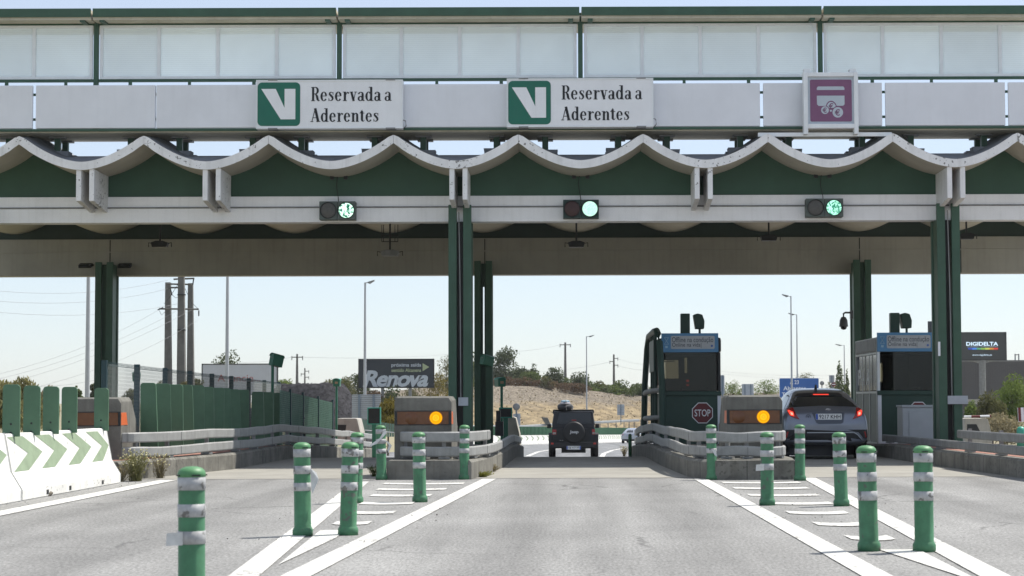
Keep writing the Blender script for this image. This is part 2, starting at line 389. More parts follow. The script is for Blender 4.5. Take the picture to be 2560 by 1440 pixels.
# didone lettering -------------------------------------------------
def serif_word(mb, word, x0, x1, zb, cap, y):
    """bold condensed letters with hairline serifs; baseline zb, capital height cap"""
    X = .66   # x-height
    def stroke(pts):
        out = []; L = []; Rr = []
        for i, (px, pz, w) in enumerate(pts):
            q0, q1 = pts[max(i-1, 0)], pts[min(i+1, len(pts)-1)]
            dx, dz = q1[0]-q0[0], q1[1]-q0[1]; ln = math.hypot(dx, dz) or 1
            nx, nz = -dz/ln, dx/ln
            L.append((px+nx*w/2, pz+nz*w/2)); Rr.append((px-nx*w/2, pz-nz*w/2))
        return ('strip', L, Rr)
    def rect(a, b, c, d): return ('poly', [(a, c), (b, c), (b, d), (a, d)])
    def arc(cx_, cz_, rx, rz, a0, a1, wv, wh, n=14):
        p = []
        for i in range(n+1):
            a = R(a0+(a1-a0)*i/n); c = abs(math.cos(a)); p.append((cx_+rx*math.cos(a), cz_+rz*math.sin(a), wh+(wv-wh)*c**1.3))
        return stroke(p)
    W, H, SW = .145, .04, .045
    def serif(cx_, z, w=.27): return rect(cx_-w/2, cx_+w/2, z, z+SW)
    G_ = {}
    G_['R'] = (.60, [rect(.09, .09+W, .02, .98), serif(.16, 0), rect(.03, .34, 1-SW, 1), arc(.30, .745, .17, .235, 90, -90, W, .05), rect(.2, .31, .485, .535),
                     stroke([(.33, .5, .08), (.42, .35, .15), (.46, .12, .15), (.52, .03, .09), (.60, .04, .04)])])
    G_['e'] = (.47, [arc(.235, .33, .155, .315, 25, 325, W, .045), rect(.14, .40, .34, .385), stroke([(.39, .36, .10), (.38, .44, .10), (.35, .52, .08)])])
    G_['s'] = (.42, [stroke([(.34, .50, .03), (.32, .58, .035), (.22, .635, .045), (.12, .585, .10), (.11, .49, .125), (.20, .39, .14), (.29, .28, .14), (.32, .17, .12), (.27, .07, .09), (.18, .02, .045), (.09, .07, .035), (.065, .17, .03)]),
                     rect(.325, .36, .44, .64), rect(.045, .08, .01, .21)])
    G_['r'] = (.44, [rect(.09, .09+W, .02, X), serif(.165, 0, .26), rect(.02, .16, X-SW, X), stroke([(.23, .44, .04), (.27, .56, .045), (.33, .63, .06), (.39, .57, .13), (.395, .52, .10)])])
    G_['v'] = (.48, [stroke([(.11, X-.01, W), (.27, .0, W)]), stroke([(.39, X-.01, .045), (.26, .01, .045)]), rect(0, .23, X-SW, X), rect(.31, .48, X-SW, X)])
    G_['a'] = (.49, [arc(.20, .17, .125, .155, 0, 360, .12, .045), rect(.27, .27+W, .03, .50), stroke([(.345, .48, W), (.32, .58, .10), (.22, .63, .05), (.13, .60, .05), (.10, .53, .12), (.11, .48, .09)]),
                     stroke([(.36, .06, .1), (.42, .02, .05), (.48, .04, .035)])])
    G_['d'] = (.53, [arc(.215, .33, .145, .31, 40, 320, W, .045), rect(.31, .31+W, .02, 1), rect(.22, .33, 1-SW, 1), rect(.33, .53, 0, SW)])
    G_['A'] = (.66, [stroke([(.31, .97, .05), (.09, .02, .05)]), stroke([(.31, 1.0, .17), (.52, .0, .17)]), rect(.18, .46, .28, .325), serif(.09, 0, .2), serif(.53, 0, .28)])
    G_['n'] = (.54, [rect(.07, .07+W, .02, X), serif(.145, 0, .22), rect(.0, .14, X-SW, X), rect(.34, .34+W, .02, .46), serif(.415, 0, .22), stroke([(.20, .48, .04), (.25, .59, .05), (.33, .625, .09), (.40, .56, .13), (.412, .45, W)])])
    G_['t'] = (.36, [rect(.09, .09+W, .12, .80), rect(.0, .33, X-SW, X), ('poly', [(.02, X-.02), (.12, X-.02), (.2, .88), (.16, .88)]), stroke([(.165, .14, W), (.20, .05, .1), (.27, .03, .045), (.33, .14, .035)])])
    G_[' '] = (.13, [])
    tot = sum(G_[c][0]+.035 for c in word)-.035; sx = (x1-x0)/tot; x = 0; q = 0
    for c in word:
        w, parts = G_[c]
        for p in parts:
            q += 1; yy = y-.0005*(q % 7)-.001
            T = lambda a: (x0+(x+a[0])*sx, yy, zb+a[1]*cap)
            if p[0] == 'poly': mb.add([T(a) for a in p[1]], [tuple(range(len(p[1])))])
            else:
                L, Rr = p[1], p[2]; n = len(L)
                mb.add([T(a) for a in L]+[T(a) for a in Rr], [(i, i+1, n+i+1, n+i) for i in range(n-1)])
        x += w+.035
    return mb

# ------------------------------------------------------------------ ground, carriageway, islands
def strip(xs, ys, zf, dz):
    mb = MB(); n = len(xs)
    vs = [(x, y, zf(x, y)+dz) for y in ys for x in xs]
    fs = [(j*n+i, j*n+i+1, (j+1)*n+i+1, (j+1)*n+i) for j in range(len(ys)-1) for i in range(n-1)]
    return mb.add(vs, fs)
YS = [-30, 0, 20, 42]+[42+.5*i for i in range(1, 9)]+[50, 60, 70, 80, 95, 110, 130, 150, 180, 210, 250, 300]
XS = [-900, -300, -100, -40]+[-20+1.5*i for i in range(9)]+[0, 8, 20]+[30+2.5*i for i in range(7)]+[100, 300, 900]
struct('ground', strip(sorted(XS), YS+[500, 900, 2600], lambda x, y: zg(x, y)-.09, 0), TERR)
RX = [-9.2, -6, -3, 0, 3, 6, 9, 12, 16, 20, 25, 29]
struct('road', strip(RX, [y for y in YS if y <= 60], lambda x, y: prof(y), 0), ASPH)
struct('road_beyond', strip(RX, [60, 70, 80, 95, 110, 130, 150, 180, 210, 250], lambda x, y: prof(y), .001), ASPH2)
struct('concrete_apron', strip([-8.5, -4, 0, 4, 8, 12, 20], [31.9, 36, 42]+[42+.5*i for i in range(1, 9)]+[50, 55, 60], lambda x, y: prof(y), .004), CONC_PAD)

def quad_mark(mb, pts, z=.008):
    ys = sum(p[1] for p in pts)/len(pts)
    mb.add([(p[0], p[1], prof(p[1])+z) for p in pts], [tuple(range(len(pts)))])
mk = MB()
def line(mb, a, b, w, n=1):
    a, b = Vector((*a, 0)), Vector((*b, 0)); t = (b-a).normalized(); nr = Vector((t.y, -t.x, 0))*w/2
    for i in range(n):
        p, q = a.lerp(b, i/n), a.lerp(b, (i+1)/n)
        quad_mark(mb, [p-nr, p+nr, q+nr, q-nr])
LA = ((-1.85, 6), (-3.10, 30.6)); LB = ((-2.08, 9.5), (-1.18, 31.6)); LC = ((2.20, 6), (2.13, 31.2)); LD = ((2.6, 6), (3.86, 31.6))
for a, b in (LA, LB, LC, LD): line(mk, a, b, .215, 4)
line(mk, (-6.30, 8), (-6.24, 31.6), .28, 4)
def lx(l, y): return l[0][0]+(l[1][0]-l[0][0])*(y-l[0][1])/(l[1][1]-l[0][1])
def curved_bar(mb, xa, xb, y, w, sag):
    n = 6
    for i in range(n):
        t0, t1 = i/n, (i+1)/n; f = lambda t: y-sag*(1-(2*t-1)**2)
        x0_, x1_ = xa+(xb-xa)*t0, xa+(xb-xa)*t1
        quad_mark(mb, [(x0_, f(t0)-w/2), (x1_, f(t1)-w/2), (x1_, f(t1)+w/2), (x0_, f(t0)+w/2)])
for y, xa, xb in ((29.9, -2.70, -1.50), (28.0, -2.62, -1.655), (26.2, -2.53, -1.74), (24.2, -2.46, -1.82), (22.2, -2.37, -1.88), (20.3, -2.33, -1.97)):
    curved_bar(mk, xa, xb, y, .50, .16)
for y, xa, xb in ((29.9, 2.36, 3.52), (28.0, 2.37, 3.41), (25.95, 2.39, 3.30), (23.9, 2.42, 3.19), (21.9, 2.44, 3.09), (19.9, 2.49, 3.0), (17.9, 2.53, 2.92)):
    curved_bar(mk, xa, xb, y, .50, .2)
quad_mark(mk, [(-2.33, 19.1), (-2.155, 15.1), (-2.06, 18.0), (-2.08, 19.1)])
quad_mark(mk, [(2.58, 16.4), (2.90, 16.4), (2.80, 13.2)])
struct('road_markings', mk, MARK)
mk2 = MB()
for pts in ([(1318, 1140), (1345, 1129), (1375, 1124), (1430, 1118)], [(1290, 1113), (1372, 1107), (1500, 1104)], [(1504, 1142), (1509, 1134), (1530, 1126), (1563, 1120)]):
    w = []
    for (u, v) in pts:   # solve along the falling road
        d = 70.
        for _ in range(40): d = max(60, min(260, (CAMH-prof(d))*F/max(5, (v-1002.5))))
        w.append((XU(u, d), d))
    for a, b in zip(w, w[1:]): line(mk2, a, b, .22, 2)
for i in range(6): line(mk2, (1.2+i*1.6, 120+9*i), (1.9+i*1.6, 124+9*i), .16)
struct('far_road_markings', mk2, MARK)

ISL = {0: [(31.2, -8.3, -6.95), (33, -8.4, -6.65), (36.5, -8.4, -6.05), (42, -8.4, -5.98), (48, -8.4, -5.97), (56, -8.4, -5.96), (66, -8.4, -5.95)],
       1: [(31.5, -2.80, -1.46), (33, -2.86, -1.32), (37, -2.9, -1.13), (42, -2.9, -1.08), (47, -2.9, -1.06), (52, -2.9, -1.05)],
       2: [(31.0, 2.30, 3.60), (32.3, 1.99, 3.72), (37.7, 1.84, 3.75), (42, 1.80, 3.75), (47, 1.78, 3.75), (53, 1.78, 3.75)],
       3: [(26, 7.5, 9.6), (31.2, 7.17, 9.5), (38, 6.88, 9.3), (42, 6.86, 9.2), (48, 6.85, 9.2), (58, 6.85, 9.1)]}
KH = .30
def island(st, inset=0, z0=-.25, z1=KH):
    mb = MB(); vs = []; fs = []; b = .035
    for (y, a, c) in st:
        z = prof(y)
        vs += [(a+inset, y, z+z0), (a+inset, y, z+z1-b), (a+inset+b, y, z+z1), (c-inset-b, y, z+z1), (c-inset, y, z+z1-b), (c-inset, y, z+z0)]
    for i in range(len(st)-1):
        for k in range(5): fs.append((i*6+k, i*6+k+1, (i+1)*6+k+1, (i+1)*6+k))
    n = len(st)
    fs += [(0, 1, 2, 3, 4, 5), tuple((n-1)*6+k for k in (5, 4, 3, 2, 1, 0))]
    return mb.add(vs, fs)
for k, st in ISL.items():
    struct('traffic_island_kerb', island(st), KERB)
    top = [(y+.4*(i == 0), a+.22, c-.22) for i, (y, a, c) in enumerate(st)]
    mb = MB(); n = len(top)
    mb.add([p for (y, a, c) in top for p in ((a, y, prof(y)+KH+.004), (c, y, prof(y)+KH+.004))], [(2*i, 2*i+1, 2*i+3, 2*i+2) for i in range(n-1)])
    struct('island_paving', mb, BRICK if k in (0, 3) else CONC)

# ------------------------------------------------------------------ toll canopy
PEAK0, PITCHX = -.90, 2.507
EAVE, BEAM_Y, REAR_Y, ROOF_END = 39.76, 41.0, 53.0, 54.6
def zroof(x, y, pk):
    t = abs(x-(pk+PITCHX/2))/(PITCHX/2)
    h = .56*t**1.75
    if t > .9: h -= .035*((t-.9)/.1)**2
    return 6.055+h-.012*(y-EAVE)
can = thing('toll_canopy', 'long toll plaza canopy with scalloped white concrete roof on paired green columns', 'canopy', (0, 41, 0))
for k in range(-6, 6):
    pk = PEAK0+PITCHX*k; xl, xr = pk+.003, pk+PITCHX-.003; N = 26
    def shell(y0, y1, lift, th, xl=xl, xr=xr, pk=pk):
        mb = MB(); vs = []; fs = []
        for y in (y0, y1):
            for top in (1, 0):
                for i in range(N+1):
                    x = xl+(xr-xl)*i/N
                    z = zroof(x, y, pk)+lift
                    if not top:
                        e = .01; s_ = (zroof(x+e, y, pk)-zroof(x-e, y, pk))/(2*e)
                        nn = math.hypot(1, s_); x2 = min(max(x+s_/nn*th, xl), xr)
                        z = zroof(x2 if xl < x2 < xr else x, y, pk)+lift-th*nn*(1 if xl < x2 < xr else .92)
                        z = zroof(x, y, pk)+lift-th*min(nn, 1.22)
                    vs.append((x, y, z))
        n = N+1
        for i in range(N):
            fs += [(i, i+1, n+i+1, n+i), (2*n+i, 3*n+i, 3*n+i+1, 2*n+i+1), (i, 2*n+i, 2*n+i+1, i+1), (n+i, n+i+1, 3*n+i+1, 3*n+i)]
        fs += [(0, n, 3*n, 2*n), (N, 2*n+N, 3*n+N, n+N)]
        return mb.add(vs, fs)
    sh = shell(EAVE, ROOF_END, 0, .165).build('roof_shell', WHITE_EDGE, can)
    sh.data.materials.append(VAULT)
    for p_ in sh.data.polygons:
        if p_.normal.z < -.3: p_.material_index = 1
    rs = MB(); st_y = ((EAVE+.22, .012, .0), (EAVE+.5, .06, .16), (EAVE+1.0, .14, .25), (EAVE+1.7, .22, .30), (ROOF_END-.1, .22, .30))
    for (y, lift, fill) in st_y:
        for i in range(N+1):
            x = xl+(xr-xl)*i/N; rs.v.append((x, y, max(zroof(x, y, pk)+lift, zroof(pk+PITCHX/2, y, pk)+fill)))
    n = N+1; rs.f = [(j*n+i, j*n+i+1, (j+1)*n+i+1, (j+1)*n+i) for j in range(len(st_y)-1) for i in range(N)]; rs.sm = [False]*len(rs.f)
    rs.build('roof_sheet', ROOFGREY, sh, recalc=False)
def under(x, y):
    k = math.floor((x-PEAK0)/PITCHX); pk = PEAK0+PITCHX*k
    return zroof(x, y, pk)-.165
def fascia(y, z0):
    mb = MB(); xs = [PEAK0+PITCHX*-6+.02+i*(PITCHX*12-.04)/240 for i in range(241)]
    vs = []
    for yy in (y, y+.08):
        for x in xs: vs += [(x, yy, z0), (x, yy, under(x, yy)+.06)]
    n = 2*len(xs); fs = []
    for i in range(len(xs)-1):
        fs += [(2*i, 2*i+2, 2*i+3, 2*i+1), (n+2*i, n+2*i+1, n+2*i+3, n+2*i+2)]
    return mb.add(vs, fs)
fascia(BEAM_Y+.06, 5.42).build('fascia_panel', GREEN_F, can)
fascia(REAR_Y+.10, 5.5).build('rear_fascia_panel', M('rear_fascia_shaded', (.03, .052, .044), .6, .1, 1.5), can)  # fascia green with the shade under the canopy put into its colour
mb = MB(); mb.bx(-16, 14.2, BEAM_Y, BEAM_Y+.4, 4.935, 5.235); mb.bx(-16, 14.2, BEAM_Y+.012, BEAM_Y+.38, 5.238, 5.475)
beam = mb.build('front_beam', WHITE, can, bevel=.012)
mb = MB(); mb.tube([(-16, BEAM_Y-.015, 5.243), (14.2, BEAM_Y-.015, 5.243)], .016, 6); mb.build('conduit', GALVD, beam)
mb = MB(); mb.bx(-16, 14.2, REAR_Y, REAR_Y+.5, 4.60, 5.58); mb.bx(-16, 14.2, REAR_Y-.012, REAR_Y-.0005, 5.22, 5.25); rb = mb.build('rear_beam', BEAMG, can, bevel=.02)
mb = MB()
for x in (-12.1, -2.1, 7.9, 10.6): mb.bx(x-.012, x+.012, REAR_Y-.008, REAR_Y-.0004, 4.62, 5.56)
mb.build('joint_strip', DARK, rb)
for k in range(-6, 6):
    v = PEAK0+PITCHX*(k+.5)
    pos = {-4: -9.60, -3: -7.06, -1: -2.105, 1: 2.82, 3: 7.89}.get(k)
    if pos is None: continue
    for sgn in (-1, 1):
        x = pos+sgn*.132
        zt = under(x, EAVE)+.01
        MB().prismx([(EAVE+.03, zt-.01), (EAVE+.03, 5.27), (BEAM_Y+.04, 5.14), (BEAM_Y+.04, zt-.02)], x-.05, x+.05).build('bracket_plate', WHITE_EDGE, can, bevel=.008)
def column(x, y, ztop, zbot, front):
    mb = MB()
    for s in (-1, 1):
        a, b = sorted((x+s*.065, x+s*.235))
        mb.bx(a, b, y, y+.10, zbot, ztop)
        mb.bx(a+.03, b-.03, y+.10, y+.62, zbot, (4.93 if front else ztop-.05))
        mb.bx(a, b, y+.62, y+.74, zbot, (4.93 if front else ztop-.05))
    c = mb.build('column', GREEN, can, bevel=.012)
    if front: MB().bx(x-.064, x+.064, y+.2, y+.22, zbot, 4.92).build('web_plate', DARK, c)
    elif abs(x+2.12) < .1:      # the middle rear column has an open slit half way up
        MB().prism([(x-.064, zbot), (x+.064, zbot), (x+.064, ztop-.06), (x+.025, ztop-.06), (x+.025, 2.25), (x-.012, 2.25), (x-.012, 4.25), (x+.024, 4.25), (x+.024, ztop-.06), (x-.064, ztop-.06)], y+.2, y+.22).build('web_plate', GREEN, c)
    else: MB().bx(x-.064, x+.064, y+.12, y+.14, zbot, ztop-.06).build('web_plate', GREEN, c)
    return c
for x in (-12.12, -2.12, 7.88):
    c = column(x, 40.62, 5.25, -.2, True)
    MB().tube([(x-.02, 40.60, 5.1), (x+.005, 40.60, 3.6), (x+.02, 40.60, 1.25)], .012, 6).build('downpipe', GALVD, c)
    MB().bx(x-(.03 if x < 0 else .07), x+(.17 if x < 0 else .34), 40.585, 40.615, 1.14, 1.31).build('number_plate', M('column_plate_grey', (.40, .43, .46)), c, bevel=.004)
    c = column(x, 52.4, 4.93, -.9, False)
# small cable from fascia down to each light and bolts under lights are built with the lights

# ------------------------------------------------------------------ glazed walkway over the canopy
wk = thing('glazed_walkway', 'translucent glazed service walkway with white parapet running along the top of the canopy', 'walkway', (0, 40, 6.6))
PY, GY = 40.0, 40.5
ZP0, ZP1 = ZV(1280, 317, PY), ZV(1280, 209.5, PY)          # parapet panel foot and top
ZS0, ZS1, ZG1 = ZV(1280, 201.5, GY), ZV(1280, 195, GY), ZV(1280, 60, GY)
ZF0, ZF1 = ZV(1280, 38.5, PY+.06), ZV(1280, 17.5, PY+.06)
jx = [-13.2+0.02, -10.70, -8.24, -5.79, -3.34, -.89, 1.56, 4.02, 6.49, 8.98, 11.45]
for i, (a, b) in enumerate(zip(jx, jx[1:])):
    g0, g1 = (.010 if i == 2 else .034), (.010 if i == 1 else .034)
    MB().bx(a+g0, b-g1, PY, PY+.09, ZP0, ZP1).build('parapet_panel', PANELW, wk, bevel=.012)
mb = MB(); mb.bx(-13.2, 11.5, PY+.08, PY+1.50, ZP0-.08, ZP0-.03); mb.build('deck', SOFFIT, wk)
mb = MB(); mb.bx(-13.2, 11.5, PY+.0, PY+.06, ZP0-.06, ZP0-.012); mb.bx(-13.2, 11.5, PY+.1, PY+.13, ZP0+.17, ZP0+.22); mb.bx(-13.2, 11.5, PY+.1, PY+.13, ZP1-.2, ZP1-.15); mb.build('deck_edge', GREEN_F, wk)
px_ = [-14.53, -9.57, -4.585, .36, 5.28, 10.25]
for x in px_[1:]:
    MB().bx(x-.048, x+.048, GY-.03, GY+.07, ZP0-.02, ZF1-.04).build('post', GREEN, wk, bevel=.006)
POLY = bpy.data.materials.new('ribbed_polycarbonate'); POLY.use_nodes = True
nt = POLY.node_tree; n_ = nt.nodes; l_ = nt.links; n_.clear()
df = n_.new('ShaderNodeBsdfDiffuse'); tl = n_.new('ShaderNodeBsdfTranslucent'); mx = n_.new('ShaderNodeMixShader'); gl = n_.new('ShaderNodeBsdfGlossy'); gl.inputs[1].default_value = .35
tpm = n_.new('ShaderNodeBsdfTransparent'); m3 = n_.new('ShaderNodeMixShader'); m3.inputs[0].default_value = .34
m2 = n_.new('ShaderNodeMixShader'); m2.inputs[0].default_value = .06; mx.inputs[0].default_value = .62
tcn = n_.new('ShaderNodeTexCoord'); wv = n_.new('ShaderNodeTexWave'); wv.bands_direction = 'Z'; wv.inputs['Scale'].default_value = 7.5; wv.inputs['Distortion'].default_value = .15
mrn = n_.new('ShaderNodeMapRange'); mrn.inputs[3].default_value = .80; mrn.inputs[4].default_value = .86
l_.new(tcn.outputs['Object'], wv.inputs[0]); l_.new(wv.outputs['Fac'], mrn.inputs[0])
nz_ = n_.new('ShaderNodeTexNoise'); nz_.inputs['Scale'].default_value = 1.1; l_.new(tcn.outputs['Object'], nz_.inputs[0])
mul_ = n_.new('ShaderNodeMath'); mul_.operation = 'MULTIPLY_ADD'; mul_.inputs[1].default_value = .22; l_.new(nz_.outputs['Fac'], mul_.inputs[0]); l_.new(mrn.outputs[0], mul_.inputs[2])
cc = n_.new('ShaderNodeCombineColor'); cm = n_.new('ShaderNodeMath'); cm.operation = 'MULTIPLY'; cm.inputs[1].default_value = .93
oi_ = n_.new('ShaderNodeObjectInfo'); pr_ = n_.new('ShaderNodeMapRange'); pr_.inputs[3].default_value = .90; pr_.inputs[4].default_value = 1.08; l_.new(oi_.outputs['Random'], pr_.inputs[0])
pm_ = n_.new('ShaderNodeMath'); pm_.operation = 'MULTIPLY'; l_.new(mul_.outputs[0], pm_.inputs[0]); l_.new(pr_.outputs[0], pm_.inputs[1]); mul_ = pm_
l_.new(mul_.outputs[0], cm.inputs[0]); l_.new(cm.outputs[0], cc.inputs[0]); l_.new(mul_.outputs[0], cc.inputs[1]); l_.new(mul_.outputs[0], cc.inputs[2])
l_.new(cc.outputs[0], df.inputs[0]); l_.new(cc.outputs[0], tl.inputs[0]); l_.new(df.outputs[0], mx.inputs[1]); l_.new(tl.outputs[0], mx.inputs[2])
l_.new(mx.outputs[0], m2.inputs[1]); l_.new(gl.outputs[0], m2.inputs[2]); l_.new(m2.outputs[0], m3.inputs[1]); l_.new(tpm.outputs[0], m3.inputs[2])
oo = n_.new('ShaderNodeOutputMaterial'); l_.new(m3.outputs[0], oo.inputs[0])
for a, b in zip(px_, px_[1:]):
    x0, x1 = a+.075, b-.075; z0, z1 = ZS1+.004, ZG1; fr = MB(); t = .055
    fr.bx(x0, x1, GY, GY+.06, z1-t, z1); fr.bx(x0, x1, GY, GY+.06, z0, z0+t)
    st = [(x0, x0+.06)]; w = (x1-x0)/4
    for i in range(1, 4): st.append((x0+w*i-.035, x0+w*i+.035))
    st.append((x1-.06, x1))
    for (p, q) in st: fr.bx(p, q, GY+.002, GY+.058, z0+t, z1-t)
    f = fr.build('glazing_frame', ALU, wk)
    for i in range(4): MB().bx(st[i][1], st[i+1][0], GY+.025, GY+.035, z0+t, z1-t).build('pane', POLY, f)
    MB().bx(a+.05, b-.05, GY-.01, GY+.07, ZS0, ZS1).build('sill_rail', GREEN, wk)
    MB().bx(a+.05, b-.05, GY, GY+.07, ZG1+.003, ZG1+.035).build('head_rail', GREEN, wk)
    rf = MB(); rf.bx(a+.022, b-.022, PY+.06, PY+.1, ZF0, ZF1); rf.build('roof_fascia', GREEN, wk)
    MB().bx(a+.02, b-.02, PY+.102, PY+1.75, ZG1+.037, ZF1-.02).build('roof_slab', SOFFIT, wk)
    MB().tube([(a, PY+.12, ZF0+.0), (b, PY+.12, ZF0+.004)], .012, 6).build('roof_cable', GALV, wk)
    for s in (1, -1):
        xx = (a+.2) if s > 0 else (b-.2)
        MB().bx(xx-.05, xx+.05, PY+.11, GY-.002, ZG1-.0, ZG1+.036).build('roof_bracket', GREEN, wk)
for k in range(-5, 5):
    pk = PEAK0+PITCHX*k
    for s in (-.47, .53):
        x = pk+s
        for y in (40.75, 41.38):
            zb = zroof(x, y, PEAK0+PITCHX*math.floor((x-PEAK0)/PITCHX))
            p = MB().bx(x-.06, x+.06, y-.06, y+.06, zb, ZP0-.081).build('support_post', GREEN, wk, bevel=.005)
            sgn = 1 if s > 0 else -1; q = MB()
            q.prism([(x-.30*sgn, zb+.12), (x+.26*sgn, zb+.12), (x+.21*sgn, zb-.22), (x-.1*sgn, zb-.05)], y-.16, y+.16)
            q.build('footing', ROOFGREY, p)
            MB().bx(x-.16, x+.16, y-.1, y+.1, ZP0-.115, ZP0-.082).build('cap_plate', GALVD, p)
    for x in (pk-.35,):
        MB().bx(x-.035, x+.035, PY+.055, PY+.085, ZP1-.004, ZP1+.075).build('baluster', GREEN, wk)
        MB().bx(x+1.2-.03, x+1.2+.03, PY+.055, PY+.085, ZP1-.004, ZP1+.075).build('baluster', GREEN, wk)

# ------------------------------------------------------------------ signs on the walkway
def reserved_sign(u0, v0, v1, label):
    d = 39.72; A = P(u0, v1, d); W = 2.945; H = .985; x0, z0 = A.x, A.z; x1, z1 = x0+W, z0+H
    t = thing('lane_sign', label, 'sign', (x0, d, z0), 'reserved lane signs on the walkway parapet')
    MB().bx(x0+.02, x1-.02, d, d+.24, z0+.02, z1-.02).build('panel', SIGNW, t)
    fr = MB(); fr.bx(x0, x1, d-.012, d+.25, z1-.025, z1); fr.bx(x0, x1, d-.012, d+.25, z0, z0+.025); fr.bx(x0, x0+.025, d-.011, d+.25, z0+.025, z1-.025); fr.bx(x1-.025, x1, d-.011, d+.25, z0+.025, z1-.025)
    fr.build('frame', ALU, t)
    for xx in (x0+.24, x1-.34):
        MB().bx(xx, xx+.19, d-.016, d+.26, z1-.016, z1+.012).build('clamp', GALVD, t); MB().bx(xx, xx+.19, d-.016, d+.26, z0-.014, z0+.016).build('clamp', GALVD, t)
    sc_ = 1/125.4
    e = MB().prism(rrect(x0+.03, x0+.885, z0+.055, z0+.935, .09), d-.008, d-.001).build('emblem', SIGNG, t)
    ex, ez = x0+.03, z0+.935; k = 2.06*125.4
    pp = [(107, 458), (182, 458), (228, 557), (228, 458), (284, 458), (284, 617), (208, 617)]
    MB().prism([(ex+(a-88)/k, ez-(b-424)/k) for a, b in pp], d-.012, d-.0085).build('letter', SIGNW, e)
    serif_word(MB(), 'Reservada a', x0+1.095, x0+2.725, z0+.555, .285, d-.004).build('lettering', INK, t, recalc=False)
    serif_word(MB(), 'Aderentes', x0+1.095, x0+2.47, z0+.135, .275, d-.004).build('lettering', INK, t, recalc=False)
    MB().tube([(x1-.05, d+.1, z0+.2), (x1+.05, d+.08, z0+.16), (x1+.06, d+.1, z0+.06), (x1, d+.15, z0+.0)], .008, 6).build('cable', DARK, t)
reserved_sign(640, 198, 322, 'wide white Reservada a Aderentes sign with green V emblem, the left of the two')
reserved_sign(1267, 192, 318, 'wide white Reservada a Aderentes sign with green V emblem, the right of the two')
def purple_sign():
    d = 39.62; a = P(2010, 320, d); b = P(2145, 180, d); x0, x1, z0, z1 = a.x, b.x, a.z, b.z
    t = thing('payment_sign', 'square purple payment sign with card and euro coin symbols in a pale frame', 'sign', (x0, d, z0))
    f = MB(); w = .085
    f.bx(x0, x0+w, d, d+.22, z0-.12, z1); f.bx(x1-w, x1, d, d+.22, z0-.12, z1); f.bx(x0+w, x1-w, d+.005, d+.2, z1-w, z1-.003); f.bx(x0+w, x1-w, d+.005, d+.2, z0, z0+w)
    f.bx(x0-.9, x1+.7, d+.224, d+.27, z0-.14, z0-.06)
    for xx in (x0+.02, x1-.16): f.bx(xx, xx+.14, d+.06, d+.3, z1+.001, z1+.08)
    f.build('frame', ALU, t, bevel=.006)
    MB().bx(x0+w, x1-w, d+.05, d+.18, z0+w, z1-w).build('panel', SIGNGREY, t)
    W = x1-x0; ix0, ix1, iz0, iz1 = x0+w+.05, x1-w-.04, z0+w+.05, z1-w-.06; y = d+.044
    e = MB().prism(rrect(ix0, ix1, iz0, iz1, .03), y, y+.005).build('purple_field', PURPLE, t)
    def q(px, py): return (ix0+(px-315)/(1030-315)*(ix1-ix0), iz1-(py-330)/(1050-330)*(iz1-iz0))
    s_ = MB(); y2 = y-.003
    s_.prism([q(430, 508), q(430, 475), q(450, 448), q(885, 448), q(905, 475), q(905, 508)], y2, y2+.002)
    s_.prism([q(430, 606), q(905, 606), q(905, 755), q(880, 780), q(770, 780), q(750, 735), q(710, 700), q(672, 692), q(630, 705), q(600, 735), q(582, 782), q(460, 782), q(432, 755)], y2, y2+.002)
    for (px, py, r) in ((567, 855, 66), (787, 893, 90)): c = q(px, py); s_.prism(circ(c[0], c[1], r/720*(iz1-iz0)), y2, y2+.002)
    c = q(672, 790); s_.prism([q(600, 775), q(625, 735), q(655, 715), q(690, 715), q(725, 735), q(755, 785), q(720, 815), q(640, 820)], y2-.0004, y2+.0016)
    s_.prism([q(650, 850), q(690, 850), q(680, 882), q(655, 882)], y2, y2+.002)
    sy = s_.build('symbol', SIGNGREY, e)
    g = MB()
    for (px, py, h) in ((562, 855, 90), (672, 785, 100), (780, 895, 112)): a_ = q(px-h*.42, py+h/2); b_ = q(px+h*.42, py-h/2); text_mb(g, '€', a_[0], b_[0], a_[1], b_[1], y2-.002, bold=.02)
    g.build('euro_mark', PURPLE, sy, recalc=False)
purple_sign()

# ------------------------------------------------------------------ traffic lights
TLG = M('signal_grey_green', (.10, .125, .115), .6, .1, 5)
TLD = M('signal_dark_green', (.02, .045, .04), .6, .1, 5)
LENS_OFF = M('signal_lens_off', (.085, .082, .075), .35, .2, 40, bump=.3, bscale=120)
LENS_RED = M('signal_lens_red_off', (.05, .018, .015), .35, .3, 60)
def lampmat(name, lo, hi, ccol, s, thr):
    m = bpy.data.materials.new(name); m.use_nodes = True; n = m.node_tree.nodes; l = m.node_tree.links; n.clear()
    tc = n.new('ShaderNodeTexCoord'); vo = n.new('ShaderNodeTexVoronoi'); vo.inputs['Scale'].default_value = thr
    l.new(tc.outputs['Object'], vo.inputs['Vector'])
    rp = n.new('ShaderNodeValToRGB'); rp.color_ramp.elements[0].position = lo; rp.color_ramp.elements[1].position = hi
    rp.color_ramp.elements[0].color = (*ccol[0], 1); rp.color_ramp.elements[1].color = (*ccol[1], 1)
    l.new(vo.outputs['Color'], rp.inputs[0])
    e = n.new('ShaderNodeEmission'); e.inputs[1].default_value = s; l.new(rp.outputs[0], e.inputs[0])
    o = n.new('ShaderNodeOutputMaterial'); l.new(e.outputs[0], o.inputs[0]); return m
GL1 = lampmat('green_signal_speckled', .38, .62, ((.004, .10, .06), (.62, 1.0, .80)), .85, 26)
GL2 = lampmat('green_signal_bright', .2, .9, ((.45, .95, .70), (.68, 1.0, .86)), .62, 40)
